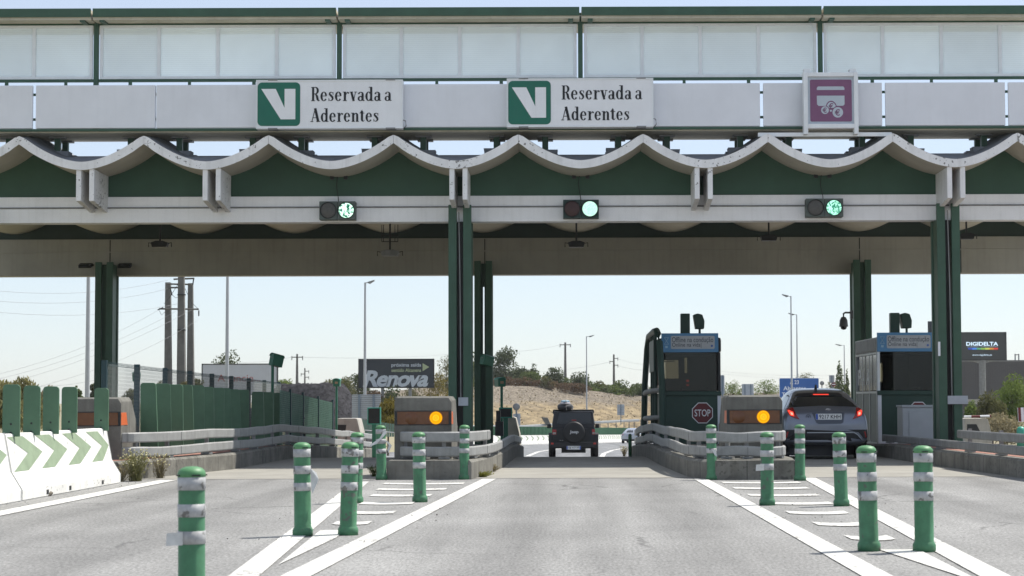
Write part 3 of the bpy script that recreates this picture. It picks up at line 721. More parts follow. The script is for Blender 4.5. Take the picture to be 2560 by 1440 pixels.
GL3 = lampmat('green_signal_dotted', .30, .65, ((.03, .22, .14), (.45, .98, .74)), .72, 34)
for (u0, u1, v0, v1, hm, gm, rm, label) in ((798, 888, 503, 549, TLG, GL1, LENS_OFF, 'grey traffic light on the beam left of the middle column, green lens speckled'),
                                        (1408, 1497, 499, 545, TLD, GL2, LENS_RED, 'dark green traffic light over the middle lane with bright green lens'),
                                        (2016, 2108, 496, 542, TLG, GL3, LENS_OFF, 'grey traffic light on the beam under the purple sign, green lens dotted')):
    d = 40.72; a = P(u0, v1, d); b = P(u1, v0, d); x0, x1, z0, z1 = a.x, b.x, a.z, b.z; xm = (x0+x1)/2; zc = (z0+z1)/2
    t = thing('traffic_light', label, 'traffic light', (xm, d, z0), 'traffic lights on the front beam')
    h = MB(); h.bx(x0, xm-.004, d, BEAM_Y, z0, z1); h.bx(xm+.004, x1, d, BEAM_Y, z0, z1); h.build('housing', hm, t, bevel=.008)
    for s, m_ in ((-1, rm), (1, gm)):
        c = xm+s*(x1-x0)/4; r = .158
        MB().lathe([(r, -.008), (r+.012, .03), (r+.002, .032), (r-.006, -.006)], (c, d, zc), 28, 'y').build('visor_ring', DARK, t)
        MB().lathe([(0, .018), (r*.6, .012), (r, .0)], (c, d-.003, zc), 28, 'y').build('lens', m_, t)
    MB().tube([(xm-.02, BEAM_Y+.0, 5.93), (xm-.05, BEAM_Y-.0, 5.7), (xm-.01, BEAM_Y-.04, 5.46), (xm, BEAM_Y-.03, z1)], .008, 6).build('cable', DARK, t)
    for s in (-1, 1): MB().bx(xm+s*.14-.04, xm+s*.14+.04, BEAM_Y-.02, BEAM_Y+.02, 5.82, 5.9).build('cable_clip', DARK, t)

# toll antennas hung in the canopy
for (u, v, s, label) in ((400, 612, 1, 'lane antenna hanging from the roof above the chain-link fence'), (975, 634, 1.1, 'lane antenna on a wire cage mount left of the middle columns'),
                         (1441, 612, 1, 'lane antenna hanging behind the middle traffic light'), (1922, 596, 1, 'lane antenna hanging left of the right rear column'), (2416, 592, .9, 'lane antenna partly hidden behind the right front column')):
    d = 47.0; c = P(u, v, d); top = under(c.x, d)
    t = thing('lane_antenna', label, 'antenna', (c.x, d, c.z), 'lane antennas under the canopy')
    MB().tube([(c.x, d, c.z+.05), (c.x, d, top+.02)], .022, 8).build('stem', DARK, t)
    MB().prism([(c.x-.17*s, c.z-.06), (c.x+.17*s, c.z-.06), (c.x+.20*s, c.z+.05), (c.x+.08, c.z+.09), (c.x-.08, c.z+.09), (c.x-.2*s, c.z+.05)], d-.12, d+.12).build('reader_head', GALVD if s > 1 else DARK, t, bevel=.01)
    f = MB()
    for q in (-1, 1): f.tube([(c.x+q*.18*s, d, c.z+.03), (c.x+q*.27*s, d, c.z+.05), (c.x+q*.27*s, d, c.z-.05)], .012, 6)
    f.build('side_hook', DARK, t)
    if s > 1:
        f = MB()
        for q in (-.19, -.15, .12, .19): f.tube([(c.x+q, d-.05, c.z+.28), (c.x+q, d-.05, c.z+.68)], .009, 5)
        for z in (.28, .42): f.tube([(c.x-.19, d-.05, c.z+z), (c.x+.19, d-.05, c.z+z)], .01, 5)
        f.build('wire_cage', DARK, t)
for (u, label) in ((214, 'flat floodlight on the rear beam left of the left rear column'), (312, 'flat floodlight on the rear beam right of the left rear column')):
    c = P(u, 664, 52.7); t = thing('floodlight', label, 'floodlight', c, 'floodlights on the rear beam')
    MB().box(c, (.34, .22, .09), rx=.3).build('lamp_body', DARK, t, bevel=.012)
    MB().box(c+Vector((0, -.13, -.0)), (.26, .01, .05), rx=.3).build('lamp_glass', DARKG, t)
    MB().tube([c, c+Vector((.2 if u < 260 else -.2, .1, .02))], .02, 6).build('arm', DARK, t)

# ------------------------------------------------------------------ bollards
def bollard_proto():
    t = thing('bollard', '', 'bollard'); r = .078; H = .86
    MB().lathe([(0, 0), (r+.016, 0), (r+.016, .055), (r+.006, .075), (r, .085), (r-.002, H-.062)], (0, 0, 0), 28).build('post', BOLL, t)
    MB().lathe([(r-.006, H-.064), (r+.003, H-.062), (r+.003, H-.040), (r-.003, H-.026), (r*.78, H-.012), (r*.45, H-.003), (0, H)], (0, 0, 0), 28).build('cap', M('bollard_cap_green', (.085, .235, .10), .5, .1, 8), t)
    sl_ = MB()
    for k in range(4): sl_.box(((r+.004)*math.cos(k*math.pi/2+.5), (r+.004)*math.sin(k*math.pi/2+.5), H-.052), (.008, .05, .008), rz=k*math.pi/2+.5)
    sl_.build('cap_slot', DARK, t)
    for f0, f1 in ((.069, .160), (.252, .340), (.432, .520)):
        MB().lathe([(r-.004, H*(1-f1)), (r+.0025, H*(1-f1)+.001), (r+.0025, H*(1-f0)-.001), (r-.004, H*(1-f0))], (0, 0, 0), 28).build('reflective_band', BAND, t)
    return t
bp_ = bollard_proto(); first = True
BOLS = [((483, 1530), 'green bollard nearest the camera, cut by the bottom edge, tape tab on its lowest band', 'tab'),
        ((757, 1341), 'green bollard in the left hatching with a torn tape flap on its right side', 'flap'),
        ((870, 1339), 'green bollard in the left hatching standing in front of another bollard', None),
        ((889, 1258), 'green bollard half hidden behind a nearer bollard in the left hatching', None),
        ((954, 1200), 'green bollard wrapped with a long torn white tape at the corner of the middle-left island', 'wrap'),
        ((1050, 1256), 'green bollard standing in front of the nose of the middle-left island below its amber lamp', None),
        ((1160, 1199), 'green bollard at the right corner of the middle-left island kerb', None),
        ((1780, 1200), 'dirty green bollard at the left corner of the right island kerb below the stop sign', 'tab2'),
        ((1918, 1264), 'green bollard with greyed bands in front of the right island nose', 'tab'),
        ((2000, 1202), 'clean green bollard at the right end of the right island curved rail', None),
        ((2104, 1266), 'green bollard on the right white line behind the grey crossover', None),
        ((2173, 1379), 'green bollard with chipped dirty bands, left of the two big ones at lower right', None),
        ((2311, 1381), 'green bollard nearest the right edge, right of the two big ones', None)]
for i, (uv, lab, ex) in enumerate(BOLS):
    o = bp_ if i == 0 else copy_tree(bp_)
    g = G(*uv) if i else Vector((XU(483, 11.5), 11.5, 0)); g.y += .08; g.x += (uv[0]-VPX)/F*.08
    o.location = g; o.rotation_euler = (R(random.uniform(-1, 1)), R(random.uniform(-1.5, 1.5)), random.uniform(0, 6)) if i not in (0, 1, 4, 7, 8) else (0, R(random.uniform(-1.2, 1.2)), 0)
    o['label'] = lab; o['group'] = 'green bollards in the lane hatching'
for i, (uv, lab, ex) in enumerate(BOLS):
    o = [x for x in bpy.data.objects if x.get('label') == lab][0]; loc = o.location
    if not ex: continue
    q = MB(); rr = .083
    if ex == 'tab': q.prism([(loc.x-rr-.055, .405), (loc.x-.04, .41), (loc.x-.04, .485), (loc.x-rr-.05, .478)], loc.y-.075, loc.y-.073)
    if ex == 'flap': q.add([(loc.x+.07, loc.y-.03, .62), (loc.x+.085, loc.y-.06, .44), (loc.x+.155, loc.y-.09, .52), (loc.x+.13, loc.y-.05, .58)], [(0, 1, 2, 3)]); q.add([(loc.x+.155, loc.y-.09, .52), (loc.x+.085, loc.y-.06, .44), (loc.x+.10, loc.y-.1, .39)], [(0, 1, 2)])
    if ex == 'tab2': q.add([(loc.x+.0, loc.y-.086, .46), (loc.x+.04, loc.y-.1, .38), (loc.x+.08, loc.y-.09, .36), (loc.x+.05, loc.y-.085, .47)], [(0, 1, 2, 3)])
    if ex == 'wrap':
        q.add([(loc.x+.06, loc.y-.09, .80), (loc.x+.09, loc.y-.09, .74), (loc.x-.06, loc.y-.12, .57), (loc.x-.19, loc.y-.1, .52), (loc.x-.16, loc.y-.1, .56), (loc.x-.02, loc.y-.11, .66)], [(0, 1, 2, 5), (5, 2, 3, 4)])
        q.add([(loc.x+.05, loc.y-.09, .62), (loc.x+.1, loc.y-.1, .615), (loc.x+.17, loc.y-.09, .54), (loc.x+.13, loc.y-.08, .46), (loc.x+.115, loc.y-.09, .42), (loc.x+.10, loc.y-.09, .47), (loc.x+.12, loc.y-.09, .55)], [(0, 1, 2, 6), (6, 2, 3, 5), (5, 3, 4)])
    q.build('torn_tape', TAPE, o)

# ------------------------------------------------------------------ concrete beacon blocks on the island noses
BEACON_SHADE = M('beacon_amber_shaded', (.13, .045, .012), .25, .15, 8, spec=.5)  # orange lens plastic, colour darkened for the shaded front
BEACON_SUN = M('beacon_orange_sunlit', (.62, .13, .035), .4, .08, 6)  # same lens plastic, colour brightened for the sunlit side
AMB = bpy.data.materials.new('amber_lamp_lit'); AMB.use_nodes = True
n_ = AMB.node_tree.nodes; l_ = AMB.node_tree.links; n_.clear()
tcn = n_.new('ShaderNodeTexCoord'); vl = n_.new('ShaderNodeVectorMath'); vl.operation = 'LENGTH'; l_.new(tcn.outputs['Object'], vl.inputs[0])
rp = n_.new('ShaderNodeValToRGB'); els = rp.color_ramp.elements; els[0].position = 0; els[0].color = (1, .86, .12, 1); els[1].position = 1; els[1].color = (.55, .17, .0, 1)
for p, c in ((.28, (1, .80, .1)), (.36, (.90, .40, .01)), (.55, (1, .56, .02)), (.64, (.72, .28, .0)), (.85, (.95, .46, .01))):
    e = els.new(p); e.color = (*c, 1)
mm = n_.new('ShaderNodeMath'); mm.operation = 'MULTIPLY'; mm.inputs[1].default_value = 1/.105; l_.new(vl.outputs['Value'], mm.inputs[0]); l_.new(mm.outputs[0], rp.inputs[0])
em = n_.new('ShaderNodeEmission'); em.inputs[1].default_value = .62; l_.new(rp.outputs[0], em.inputs[0])
oo = n_.new('ShaderNodeOutputMaterial'); l_.new(em.outputs[0], oo.inputs[0])
def beacon(x0, x1, d, depth, lamp_u, label, sides):
    t = thing('beacon_block', label, 'beacon block', ((x0+x1)/2, d, KH), 'concrete beacon blocks on the island noses')
    xs, zt = .055, 1.315
    def ring(y, dz, ins): return [(x0+ins, y, KH), (x0+ins, y, .8), (x0+ins, y, 1.27+dz), (x0+ins+.03, y, zt+dz), (x1-ins-.045, y, zt+dz), (x1-ins, y, 1.25+dz), (x1-ins, y, .8), (x1-ins, y, KH)]
    mb = MB(); rs = [ring(d, -.04, .0), ring(d+.08, 0, -.01), ring(d+depth-.5, 0, -.0), ring(d+depth, -.45, .0)]
    vs = [p for r in rs for p in r]; fs = []
    for j in range(3):
        for i in range(8): fs.append((j*8+i, j*8+(i+1) % 8, (j+1)*8+(i+1) % 8, (j+1)*8+i))
    fs += [tuple(range(8)), tuple(range(31, 23, -1))]; mb.add(vs, fs); mb.build('concrete_body', CONC, t, bevel=.012)
    z0, z1 = .862, 1.066
    fr = MB(); fr.bx(x0-.004, x1+.004, d-.006, d+.55, z0-.016, z1+.016); b = fr.build('lens_frame', DARK, t, bevel=.004)
    MB().bx(x0+.035, x1-.035, d-.012, d+.0, z0, z1).build('amber_lens', BEACON_SHADE, t)
    for s in sides:
        xx = x1 if s > 0 else x0
        MB().prismx([(d+.02, z0), (d+.5, z0), (d+.40, z1), (d+.02, z1)], xx+s*.004, xx+s*.012).build('side_lens', BEACON_SUN, t)
    if lamp_u:
        c = P(lamp_u, 1045, d)
        o = MB().lathe([(0, .035), (.04, .032), (.075, .024), (.105, .0)], t.location, 32, 'y').build('lamp', AMB, t)
        o.location = Vector((c.x, d-.014, (z0+z1)/2))-t.location
        c = P(lamp_u-62, 1045, d)
        MB().lathe([(0, .004), (.1, .003), (.104, 0)], (c.x, d-.0125, (z0+z1)/2), 28, 'y').build('unlit_lamp', BEACON_SHADE, t)
beacon(XU(163, 32.3), XU(301, 32.3), 32.3, 1.35, 0, 'concrete block with unlit orange lens behind the white chevron barrier', (1,))
beacon(XU(988, 32.3), XU(1127, 32.3), 32.3, 2.0, 1090, 'concrete block with lit amber lamp on the middle-left island nose', (1,))
beacon(XU(1818, 32.3), XU(1954, 32.3), 32.3, 1.7, 1908, 'concrete block with lit amber lamp on the right island below the booth', (-1,))
def rear_block(u0, u1, v0, v1, d, hole, label):
    a, b = P(u0, v1, d), P(u1, v0, d); z0, z1 = a.z-.3, b.z
    t = thing('crash_block', label, 'crash block', ((a.x+b.x)/2, d, z0), 'concrete crash blocks at the island ends')
    MB().prism([(a.x, z0), (b.x+.12, z0), (b.x+.1, z1-.45), (b.x, z1-.02), (b.x-.06, z1), (a.x, z1)], d, d+1.4).build('concrete_body', CONC_L, t, bevel=.02)
    if hole:
        h = MB(); w = b.x-a.x
        h.prism([(a.x+w*hole[0], z1-(z1-a.z)*.95), (a.x+w*hole[0], z1-(z1-a.z)*.38), (a.x+w*hole[1], z1-(z1-a.z)*.38), (a.x+w*hole[2], z1-(z1-a.z)*.95)], d-.012, d-.002); h.build('recess', DARK, t)
rear_block(842, 893, 1046, 1088, 62, (.02, .47, .40), 'pale concrete crash block at the far end of the left island, with dark recess')
rear_block(1256, 1289, 1043, 1092, 52.5, None, 'pale concrete crash block behind the right rail of the middle-left island')
rear_block(2412, 2470, 1046, 1084, 60, (.10, .50, .68), 'pale concrete crash block right of the right column with a tilted dark recess')
t = thing('striped_rail', 'red and white striped rail lying on top of the right crash block', 'rail', P(2440, 1042, 60))
for i, m_ in enumerate((SIGNW, RED, SIGNW, RED)):
    us = (2410, 2428, 2450, 2474, 2477); a, b = P(us[i], 1042-i*.6, 60), P(us[i+1], 1041.4-i*.6, 60)
    MB().tube([a, b], .035, 10).build('rail_section', m_, t)
c = P(2567, 1036, 38); t = thing('striped_board', 'red and white striped board at the right edge of the picture', 'board', c)
MB().box(c, (.34, .04, .27), ry=-.05).build('board', SIGNW, t, bevel=.005)
mb = MB()
for k in range(3): mb.prism([(c.x-.16+k*.11, c.z-.13), (c.x-.11+k*.11, c.z-.13), (c.x-.12+k*.11+.0, c.z+.13), (c.x-.17+k*.11, c.z+.13)], c.y-.024, c.y-.0205)
mb.build('stripe', RED, t)
MB().tube([c+Vector((0, .03, -.1)), Vector((c.x, c.y+.03, .2))], .025, 8).build('stake', GALVD, t)
c = P(2552, 1070, 37); t = thing('green_marker_post', 'small green domed marker post behind the right rail at the picture edge', 'marker post', (c.x, c.y, .3))
MB().lathe([(0, .3), (.08, .3), (.08, c.z-.03), (.05, c.z+.02), (0, c.z+.03)], (c.x, c.y, 0), 16).build('post', GREEN_EQL, t)

# ------------------------------------------------------------------ guard rails
def smooth_path(pts, n=5):
    out = []
    for i in range(len(pts)-1):
        p0, p1, p2, p3 = pts[max(i-1, 0)], pts[i], pts[i+1], pts[min(i+2, len(pts)-1)]
        for k in range(n):
            t = k/n
            out.append(tuple(.5*((2*p1[j])+(-p0[j]+p2[j])*t+(2*p0[j]-5*p1[j]+4*p2[j]-p3[j])*t*t+(-p0[j]+3*p1[j]-3*p2[j]+p3[j])*t**3) for j in range(2)))
    out.append(pts[-1]); return out
def guard_rail(path, label, upper=None, wob=0., mat=GALV, zs=((.345, .505), (.58, .745)), seed=1):
    rnd = random.Random(seed)
    t = thing('guard_rail', label, 'guard rail', (path[0][0], path[0][1], prof(path[0][1])+KH), 'steel guard rails round the toll islands')
    sp_ = smooth_path(path)
    for j, (za, zb) in enumerate(zs):
        pts = [(x, y, prof(y)+wob*math.sin(y*.9+j)*.5+wob*pnoise(Vector((x*2, y*.6, j)))) for (x, y) in sp_]
        if j == 1 and upper: pts = [p for p in pts if upper(p)]
        h = (zb-za)
        pr = [(-.02, za), (.02, za), (.035, za+.02), (.035, zb-.02), (.02, zb), (-.02, zb)]
        mb = MB(); mb.sweep(pts, [(a, z) for a, z in pr]); mb.sweep(pts, [(.0, za+.01), (.0, zb-.01)], closed=False)
        mb.build('rail', mat, t)
        jm = MB()
        for i in range(3, len(pts)-1, 7):
            p = pts[i]; tt = (Vector(pts[i+1])-Vector(pts[i-1])); tt.z = 0; tt.normalize(); nr = Vector((tt.y, -tt.x, 0))
            jm.box(Vector(p)+nr*.036+Vector((0, 0, (za+zb)/2)), (.012, .008, zb-za-.03), rz=math.atan2(tt.y, tt.x))
        if jm.v: jm.build('rail_joint', GALVD, t)
    for i in range(1, len(sp_)-1, 4):
        x, y = sp_[i]; tt = Vector((sp_[i+1][0]-sp_[i-1][0], sp_[i+1][1]-sp_[i-1][1], 0)).normalized(); nr = Vector((tt.y, -tt.x, 0))
        p = Vector((x, y, prof(y)))-nr*.06; pm = MB(); top = .72 if (not upper or upper((x, y, 0))) else .48
        pm.box(p+Vector((0, 0, (KH+top)/2)), (.06, .06, top-KH), rz=math.atan2(tt.y, tt.x)); pm.box(p+Vector((0, 0, KH+.025)), (.18, .16, .03), rz=math.atan2(tt.y, tt.x))
        pm.build('rail_post', GALVD, t)
    return t
guard_rail([(-7.25, 32.4), (-6.95, 32.6), (-6.55, 34), (-6.17, 36.6), (-6.1, 39), (-6.08, 42), (-6.1, 45), (-6.08, 48), (-6.06, 52), (-6.05, 56), (-6.05, 62), (-6.05, 66)], 'double guard rail along the left lane, sunlit in front and shaded under the canopy', wob=.018, seed=3)
guard_rail([(-2.7, 33.2), (-2.62, 32.3), (-2.2, 31.95), (-1.75, 31.98), (-1.5, 32.3), (-1.28, 33.8), (-1.18, 36.5), (-1.15, 41), (-1.13, 46), (-1.12, 51)], 'bowed double guard rail round the nose of the middle-left island', upper=lambda p: p[1] < 34.2, seed=4)
guard_rail([(3.62, 33.6), (3.55, 32.3), (3.35, 31.8), (2.9, 31.62), (2.5, 31.7), (2.2, 32.1), (2.06, 33.2), (1.98, 36), (1.93, 40), (1.91, 44), (1.9, 47), (1.9, 50), (1.9, 53)][::-1], 'battered double guard rail curving round the right island in front of the booth', wob=.022, seed=5)
guard_rail([(7.45, 27), (7.3, 29), (7.22, 31.5), (7.12, 34), (7.05, 37), (6.98, 40), (6.96, 43.5)][::-1], 'double guard rail on the brick paved island at the right edge', upper=lambda p: p[1] < 35.9, mat=GALVD, zs=((.345, .49), (.545, .69)), seed=6)

# ------------------------------------------------------------------ chevron barriers and blades
NJ = [(.075, .84), (.165, .36), (.30, .14), (.30, 0)]
def nj_seg(xc, y0, y1, label, ks=()):
    t = thing('concrete_barrier', label, 'barrier', (xc, (y0+y1)/2, 0), 'white concrete barriers with green chevrons')
    half = [(a, z) for a, z in NJ]; ring = [(a, z) for a, z in half]+[(-a, z) for a, z in half[::-1]]
    MB().sweep([(xc, y0, 0), (xc, y1, 0)], ring).build('barrier_body', BARRW, t, bevel=.012)
    mb = MB()
    def pt(y, f): z = .36+(.80-.36)*f; a = .075+(.165-.075)*(.84-z)/(.48)+.004; return (xc+a, y, z)
    for k in ks:
        d0 = 24.98+1.45*k; q = [(0, 1), (.72, 1), (1.56, .5), (.74, 0), (.05, 0), (.84, .5)]
        pts = [pt(min(max(d0+s, y0+.02), y1-.02), f) for s, f in q]; mb.add(pts, [(0, 1, 2, 5), (5, 2, 3, 4)])
    if mb.v: mb.build('chevron', CHEV, t)
    mb = MB()
    for yy in (y0+1.2, y0+2.4, y1-1.2): mb.bx(xc+.296, xc+.3022, yy, yy+.12, .03, .09)
    mb.build('drain_slot', DARK, t)
XB = -7.09
nj_seg(XB, 19.0, 24.98, 'white chevron barrier cut by the left edge of the picture', (-3.9, -2.95, -2.0, -1.05))
nj_seg(XB, 25.02, 30.55, 'white chevron barrier with four green chevrons beside the left lane', (.08, 1.0, 1.98, 2.94))
# fix: chevrons start where the photo shows them
def blade(x, y, z0, zt, w, flare, label, yaw, group, lean=0, bolts=True):
    t = thing('anti_glare_blade', label, 'anti-glare blade', (x, y, z0), group, rz=yaw)
    h = zt-z0; r = .05; wb = w+flare
    pl = [(-wb/2+lean*0, 0), (wb/2, 0)]+[(w/2-r+r*math.cos(R(a))+lean, h-r+r*math.sin(R(a))) for a in range(0, 91, 18)]+[(-w/2+r+r*math.cos(R(a))+lean, h-r+r*math.sin(R(a))) for a in range(90, 181, 18)]
    m = MB().prism(pl, -.02, .02); m.v = [tuple(wmat(t) @ Vector(v)) for v in m.v]; m.build('blade_body', BLADE, t, bevel=.008)
    if bolts:
        b = MB()
        for z in (.05, .16): b.lathe([(0, .006), (.013, .005), (.014, 0)], (0, -.02, z), 10, 'y')
        b.v = [tuple(wmat(t) @ Vector(v)) for v in b.v]; b.build('bolt', DARK, t)
    return t
od = ['first', 'second', 'third', 'fourth', 'fifth', 'sixth', 'seventh', 'eighth', 'ninth', 'tenth', 'eleventh', 'twelfth', 'thirteenth', 'fourteenth']
for i, (u, vt) in enumerate(((29, 961), (80, 964), (128, 966), (174, 967), (254, 970))):
    d = 7.05*F/(VPX-u); zt = ZV(u, vt, d)
    blade(XU(u, d), d, .80, zt, .222, 0, f'green anti-glare blade on the chevron barrier, {od[i]} from the left' if i < 4 else 'green anti-glare blade on the barrier standing alone in front of the orange lens', R(random.uniform(-6, 6)), 'anti-glare blades on the white barrier')
us = [375, 408, 438, 466, 491, 517, 540, 562, 587, 605, 645, 668, 690]; vts = [957, 959, 961, 962, 963, 967, 969, 970, 973, 974, 979, 980, 982]
for i, (u, vt) in enumerate(zip(us, vts)):
    d = 7.0*F/(VPX-u); zt = ZV(u, vt, d)
    blade(XU(u, d), d, prof(d)+KH, zt, .27, .05, f'tall green blade behind the left guard rail, {od[i]} from the front of the row', R(random.uniform(-8, 18)), 'tall green blades along the left island', lean=random.uniform(-.05, .04), bolts=False)

# ------------------------------------------------------------------ fences at the left
FENCE = M('fence_post_blue_green', (.02, .055, .065), .5, .1, 4)
WIRE = M('fence_wire', (.22, .25, .24), .5, .1, 4, metal=.4)
WIREG = M('fence_wire_green', (.20, .34, .28), .5, .1, 4)
def diag_mesh(y0, y1, x, ztop, zbot, step, r, mat, parent, grid=False):
    mb = MB()
    def seg(a, b):
        a, b = Vector(a), Vector(b); t = (b-a).normalized(); n1 = Vector((1, 0, 0)); n2 = t.cross(n1)
        vs = [a+n1*r, a+n2*r*.8-n1*r*.6, a-n2*r*.8-n1*r*.6, b+n1*r, b+n2*r*.8-n1*r*.6, b-n2*r*.8-n1*r*.6]
        mb.add(vs, [(0, 1, 4, 3), (1, 2, 5, 4), (2, 0, 3, 5)])
    if grid:
        y = y0
        while y < y1: seg((x, y, zbot(y)), (x, y, ztop(y))); y += step
        h = ztop(y0)-zbot(y0); k = 0
        while k*step*.55 < h:
            yy = [y0+(y1-y0)*i/8 for i in range(9)]
            for a, b in zip(yy, yy[1:]): seg((x, a, zbot(a)+k*step*.55), (x, b, zbot(b)+k*step*.55))
            k += 1
    else:
        H = ztop(y0)-zbot(y0); y = y0-H*.6
        while y < y1:
            for s in (1, -1):
                a, b = (y, y+H*.6) if s > 0 else (y+H*.6, y)
                ya, yb = max(min(a, y1), y0), max(min(b, y1), y0)
                if abs(b-a) < 1e-6 or ya == yb: continue
                f = lambda q: (q-a)/(b-a)
                seg((x+s*.003, ya, zbot(ya)+H*f(ya)), (x+s*.003, yb, zbot(yb)+H*f(yb)))
            y += step
    return mb.build('wire_mesh', mat, parent, recalc=False)
XF = -8.3
cf = thing('chain_link_fence', 'chain-link fence with dark blue-green posts rising behind the left green blades', 'fence', (XF, 36, 0))
ftop = lambda y: 1.93-.008*(y-36)
for i in range(9):
    y = 36+2.75*i
    MB().bx(XF-.05, XF+.05, y-.05, y+.05, -.8, ftop(y)+.06).build('post', FENCE, cf, bevel=.006)
diag_mesh(36, 58, XF+.06, ftop, lambda y: ftop(y)-1.75, .085, .0020, WIRE, cf)
mb = MB()
for i in range(300):
    y = 36+22*i/300; mb.box((XF+.06, y, ftop(y)+.012), (.006, .01, .05), rx=random.uniform(-.6, .6))
mb.tube([(XF+.06, 36, ftop(36)-.03), (XF+.06, 58, ftop(58)-.03)], .006, 5); mb.build('top_wire', FENCE, cf, recalc=False)
XM = -6.78
mf = thing('mesh_fence', 'green welded mesh fence with solid green backing at the far end of the left island', 'fence', (XM, 47, prof(47)))
mtop = lambda y: prof(y)+KH+1.32
for y in (49.4, 51.8, 55, 58.4): MB().bx(XM-.03, XM+.03, y-.03, y+.03, prof(y), mtop(y)+.08).build('post', FENCE, mf, bevel=.004)
diag_mesh(47.6, 58.6, XM, mtop, lambda y: prof(y)+KH, .09, .006, WIREG, mf, grid=True)
mb = MB()
for (a, b, h) in ((49.6, 51.7, .92), (52.0, 54.7, .88), (55.2, 57.6, .85)): mb.add([(XM-.12, a, prof(a)+KH), (XM-.12, b, prof(b)+KH), (XM-.12, b, prof(b)+KH+h), (XM-.12, a, prof(a)+KH+h)], [(0, 1, 2, 3)]); mb.add([(XM-.15, a, prof(a)+KH), (XM-.15, b, prof(b)+KH), (XM-.15, b, prof(b)+KH+h), (XM-.15, a, prof(a)+KH+h)], [(0, 1, 2, 3)])
mb.build('backing_panel', M('backing_green', (.14, .25, .18), .7, .15, 3), mf)
t = thing('dark_post', 'black post with arrow-shaped collar standing in the green mesh fence', 'post', (XM+.25, 51.9, prof(52)))
c = P(757, 1000, 51.9); zb = prof(52)+KH; q = MB()
q.prism([(c.x-.075, zb), (c.x+.075, zb), (c.x+.075, zb+.38), (c.x+.085, zb+.42), (c.x+.035, zb+.42), (c.x+.035, zb+.72), (c.x+.065, zb+.72), (c.x+.02, zb+.82), (c.x+.02, zb+.94), (c.x-.015, zb+.94), (c.x-.015, zb+.82), (c.x-.06, zb+.72), (c.x-.03, zb+.72), (c.x-.03, zb+.42), (c.x-.085, zb+.42), (c.x-.075, zb+.38)], 51.85, 51.95)
q.build('post_body', DARK, t)

# ------------------------------------------------------------------ lane cameras on poles
def hood_camera(u, v, d, zb, w, h, label, light, yaw=0, pole=True, tilt=0.):
    c = P(u, v, d); t = thing('lane_camera', label, 'camera', (c.x, c.y, zb), 'hooded lane cameras')
    m1 = GREEN_EQL if light else GREEN_EQ
    mt = Matrix.Translation(c) @ Matrix.Rotation(yaw, 4, 'Z') @ Matrix.Rotation(tilt, 4, 'X')
    pr = [(-w*.43, -h/2), (w*.43, -h/2), (w*.48, h*.3), (w*.3, h*.47), (0, h*.54), (-w*.3, h*.47), (-w*.48, h*.3)]
    q = MB().prism(pr, -w*.15, w*1.35); q.v = [tuple(mt @ Vector(a)) for a in q.v]; q.build('camera_body', GREEN_EQ, t, bevel=.008)
    q = MB(); N = 9; pts = [(w*.49*math.sin(R(a)), h*.3+h*.26*math.cos(R(a))) for a in [-85+170*i/N for i in range(N+1)]]
    q.prism(pts+[(a*1.06, b+.012) for a, b in pts[::-1]], -w*.24, w*1.40); q.v = [tuple(mt @ Vector(a)) for a in q.v]; q.build('hood', m1 if light else GREEN_EQ, t)
    q = MB().lathe([(0, .004), (w*.09, .003), (w*.095, 0)], (0, -w*.151, h*.18), 14, 'y') if not light else MB().bx(-w*.2, w*.2, -w*.16, -w*.151, -h*.15, h*.15)
    q.v = [tuple(mt @ Vector(a)) for a in q.v]; q.build('lens', GALVD if not light else M('camera_window', (.35, .24, .15), .4), t)
    if pole: MB().tube([(c.x, c.y+w*.2, zb), (c.x, c.y+w*.2, c.z-h*.45)], .035, 10).build('pole', GREEN_EQ, t)
hood_camera(681, 899, 47, prof(47)+KH, .19, .27, 'dark green hooded camera on a pole in front of the white Anuncie billboard', False, yaw=-.85, tilt=-.22)
hood_camera(841, 957, 59, prof(59)+KH, .22, .22, 'pale green hooded camera on a pole beside the gravel heap', True)
hood_camera(1254, 956, 51, prof(51)+KH, .22, .22, 'pale green hooded camera on a pole right of the middle rear column', True, yaw=.35)
hood_camera(1208, 899, 52.1, 2.0, .21, .25, 'dark green hooded camera box fixed on the middle rear column', False, yaw=-.85, pole=False, tilt=-.2)
c = P(341, 942, 56); hood_camera(341, 942, 56, prof(56), .24, .26, 'dark green hooded camera seen through the chain-link fence', True, yaw=.2)
for (u, v, d, w, h, lab) in ((935, 1040, 60, .40, .51, 'dark display with green frame facing the left lane beyond the canopy'), (1264, 1032, 50.5, .34, .27, 'dark display with green frame on the middle-left island beside the pale camera')):
    c = P(u, v, d); t = thing('lane_display', lab, 'display', (c.x, d, prof(d)), 'lane displays')
    MB().bx(c.x-w/2, c.x+w/2, d, d+.14, c.z-h/2, c.z+h/2).build('case', GREEN_EQL, t, bevel=.01)
    MB().bx(c.x-w/2+.03, c.x+w/2-.03, d-.006, d-.001, c.z-h/2+.03, c.z+h/2-.03).build('screen', DARK, t)
    MB().bx(c.x-.06, c.x+.06, d+.02, d+.12, prof(d), c.z-h/2).build('stand', GREEN_EQ, t)
t = thing('control_cabinet', 'narrow black control cabinet at the foot of the pale camera pole', 'cabinet', (XU(1246, 49.5), 49.5, prof(50)+KH))
a = P(1238, 1090, 49.5); q = MB(); q.bx(a.x, a.x+.2, 49.5, 49.8, a.z, P(0, 1058, 49.5).z); q.build('base_box', DARK, t, bevel=.01)
MB().bx(a.x+.02, a.x+.13, 49.55, 49.75, P(0, 1058, 49.5).z, P(0, 1031, 49.5).z).build('head_box', DARK, t, bevel=.01)

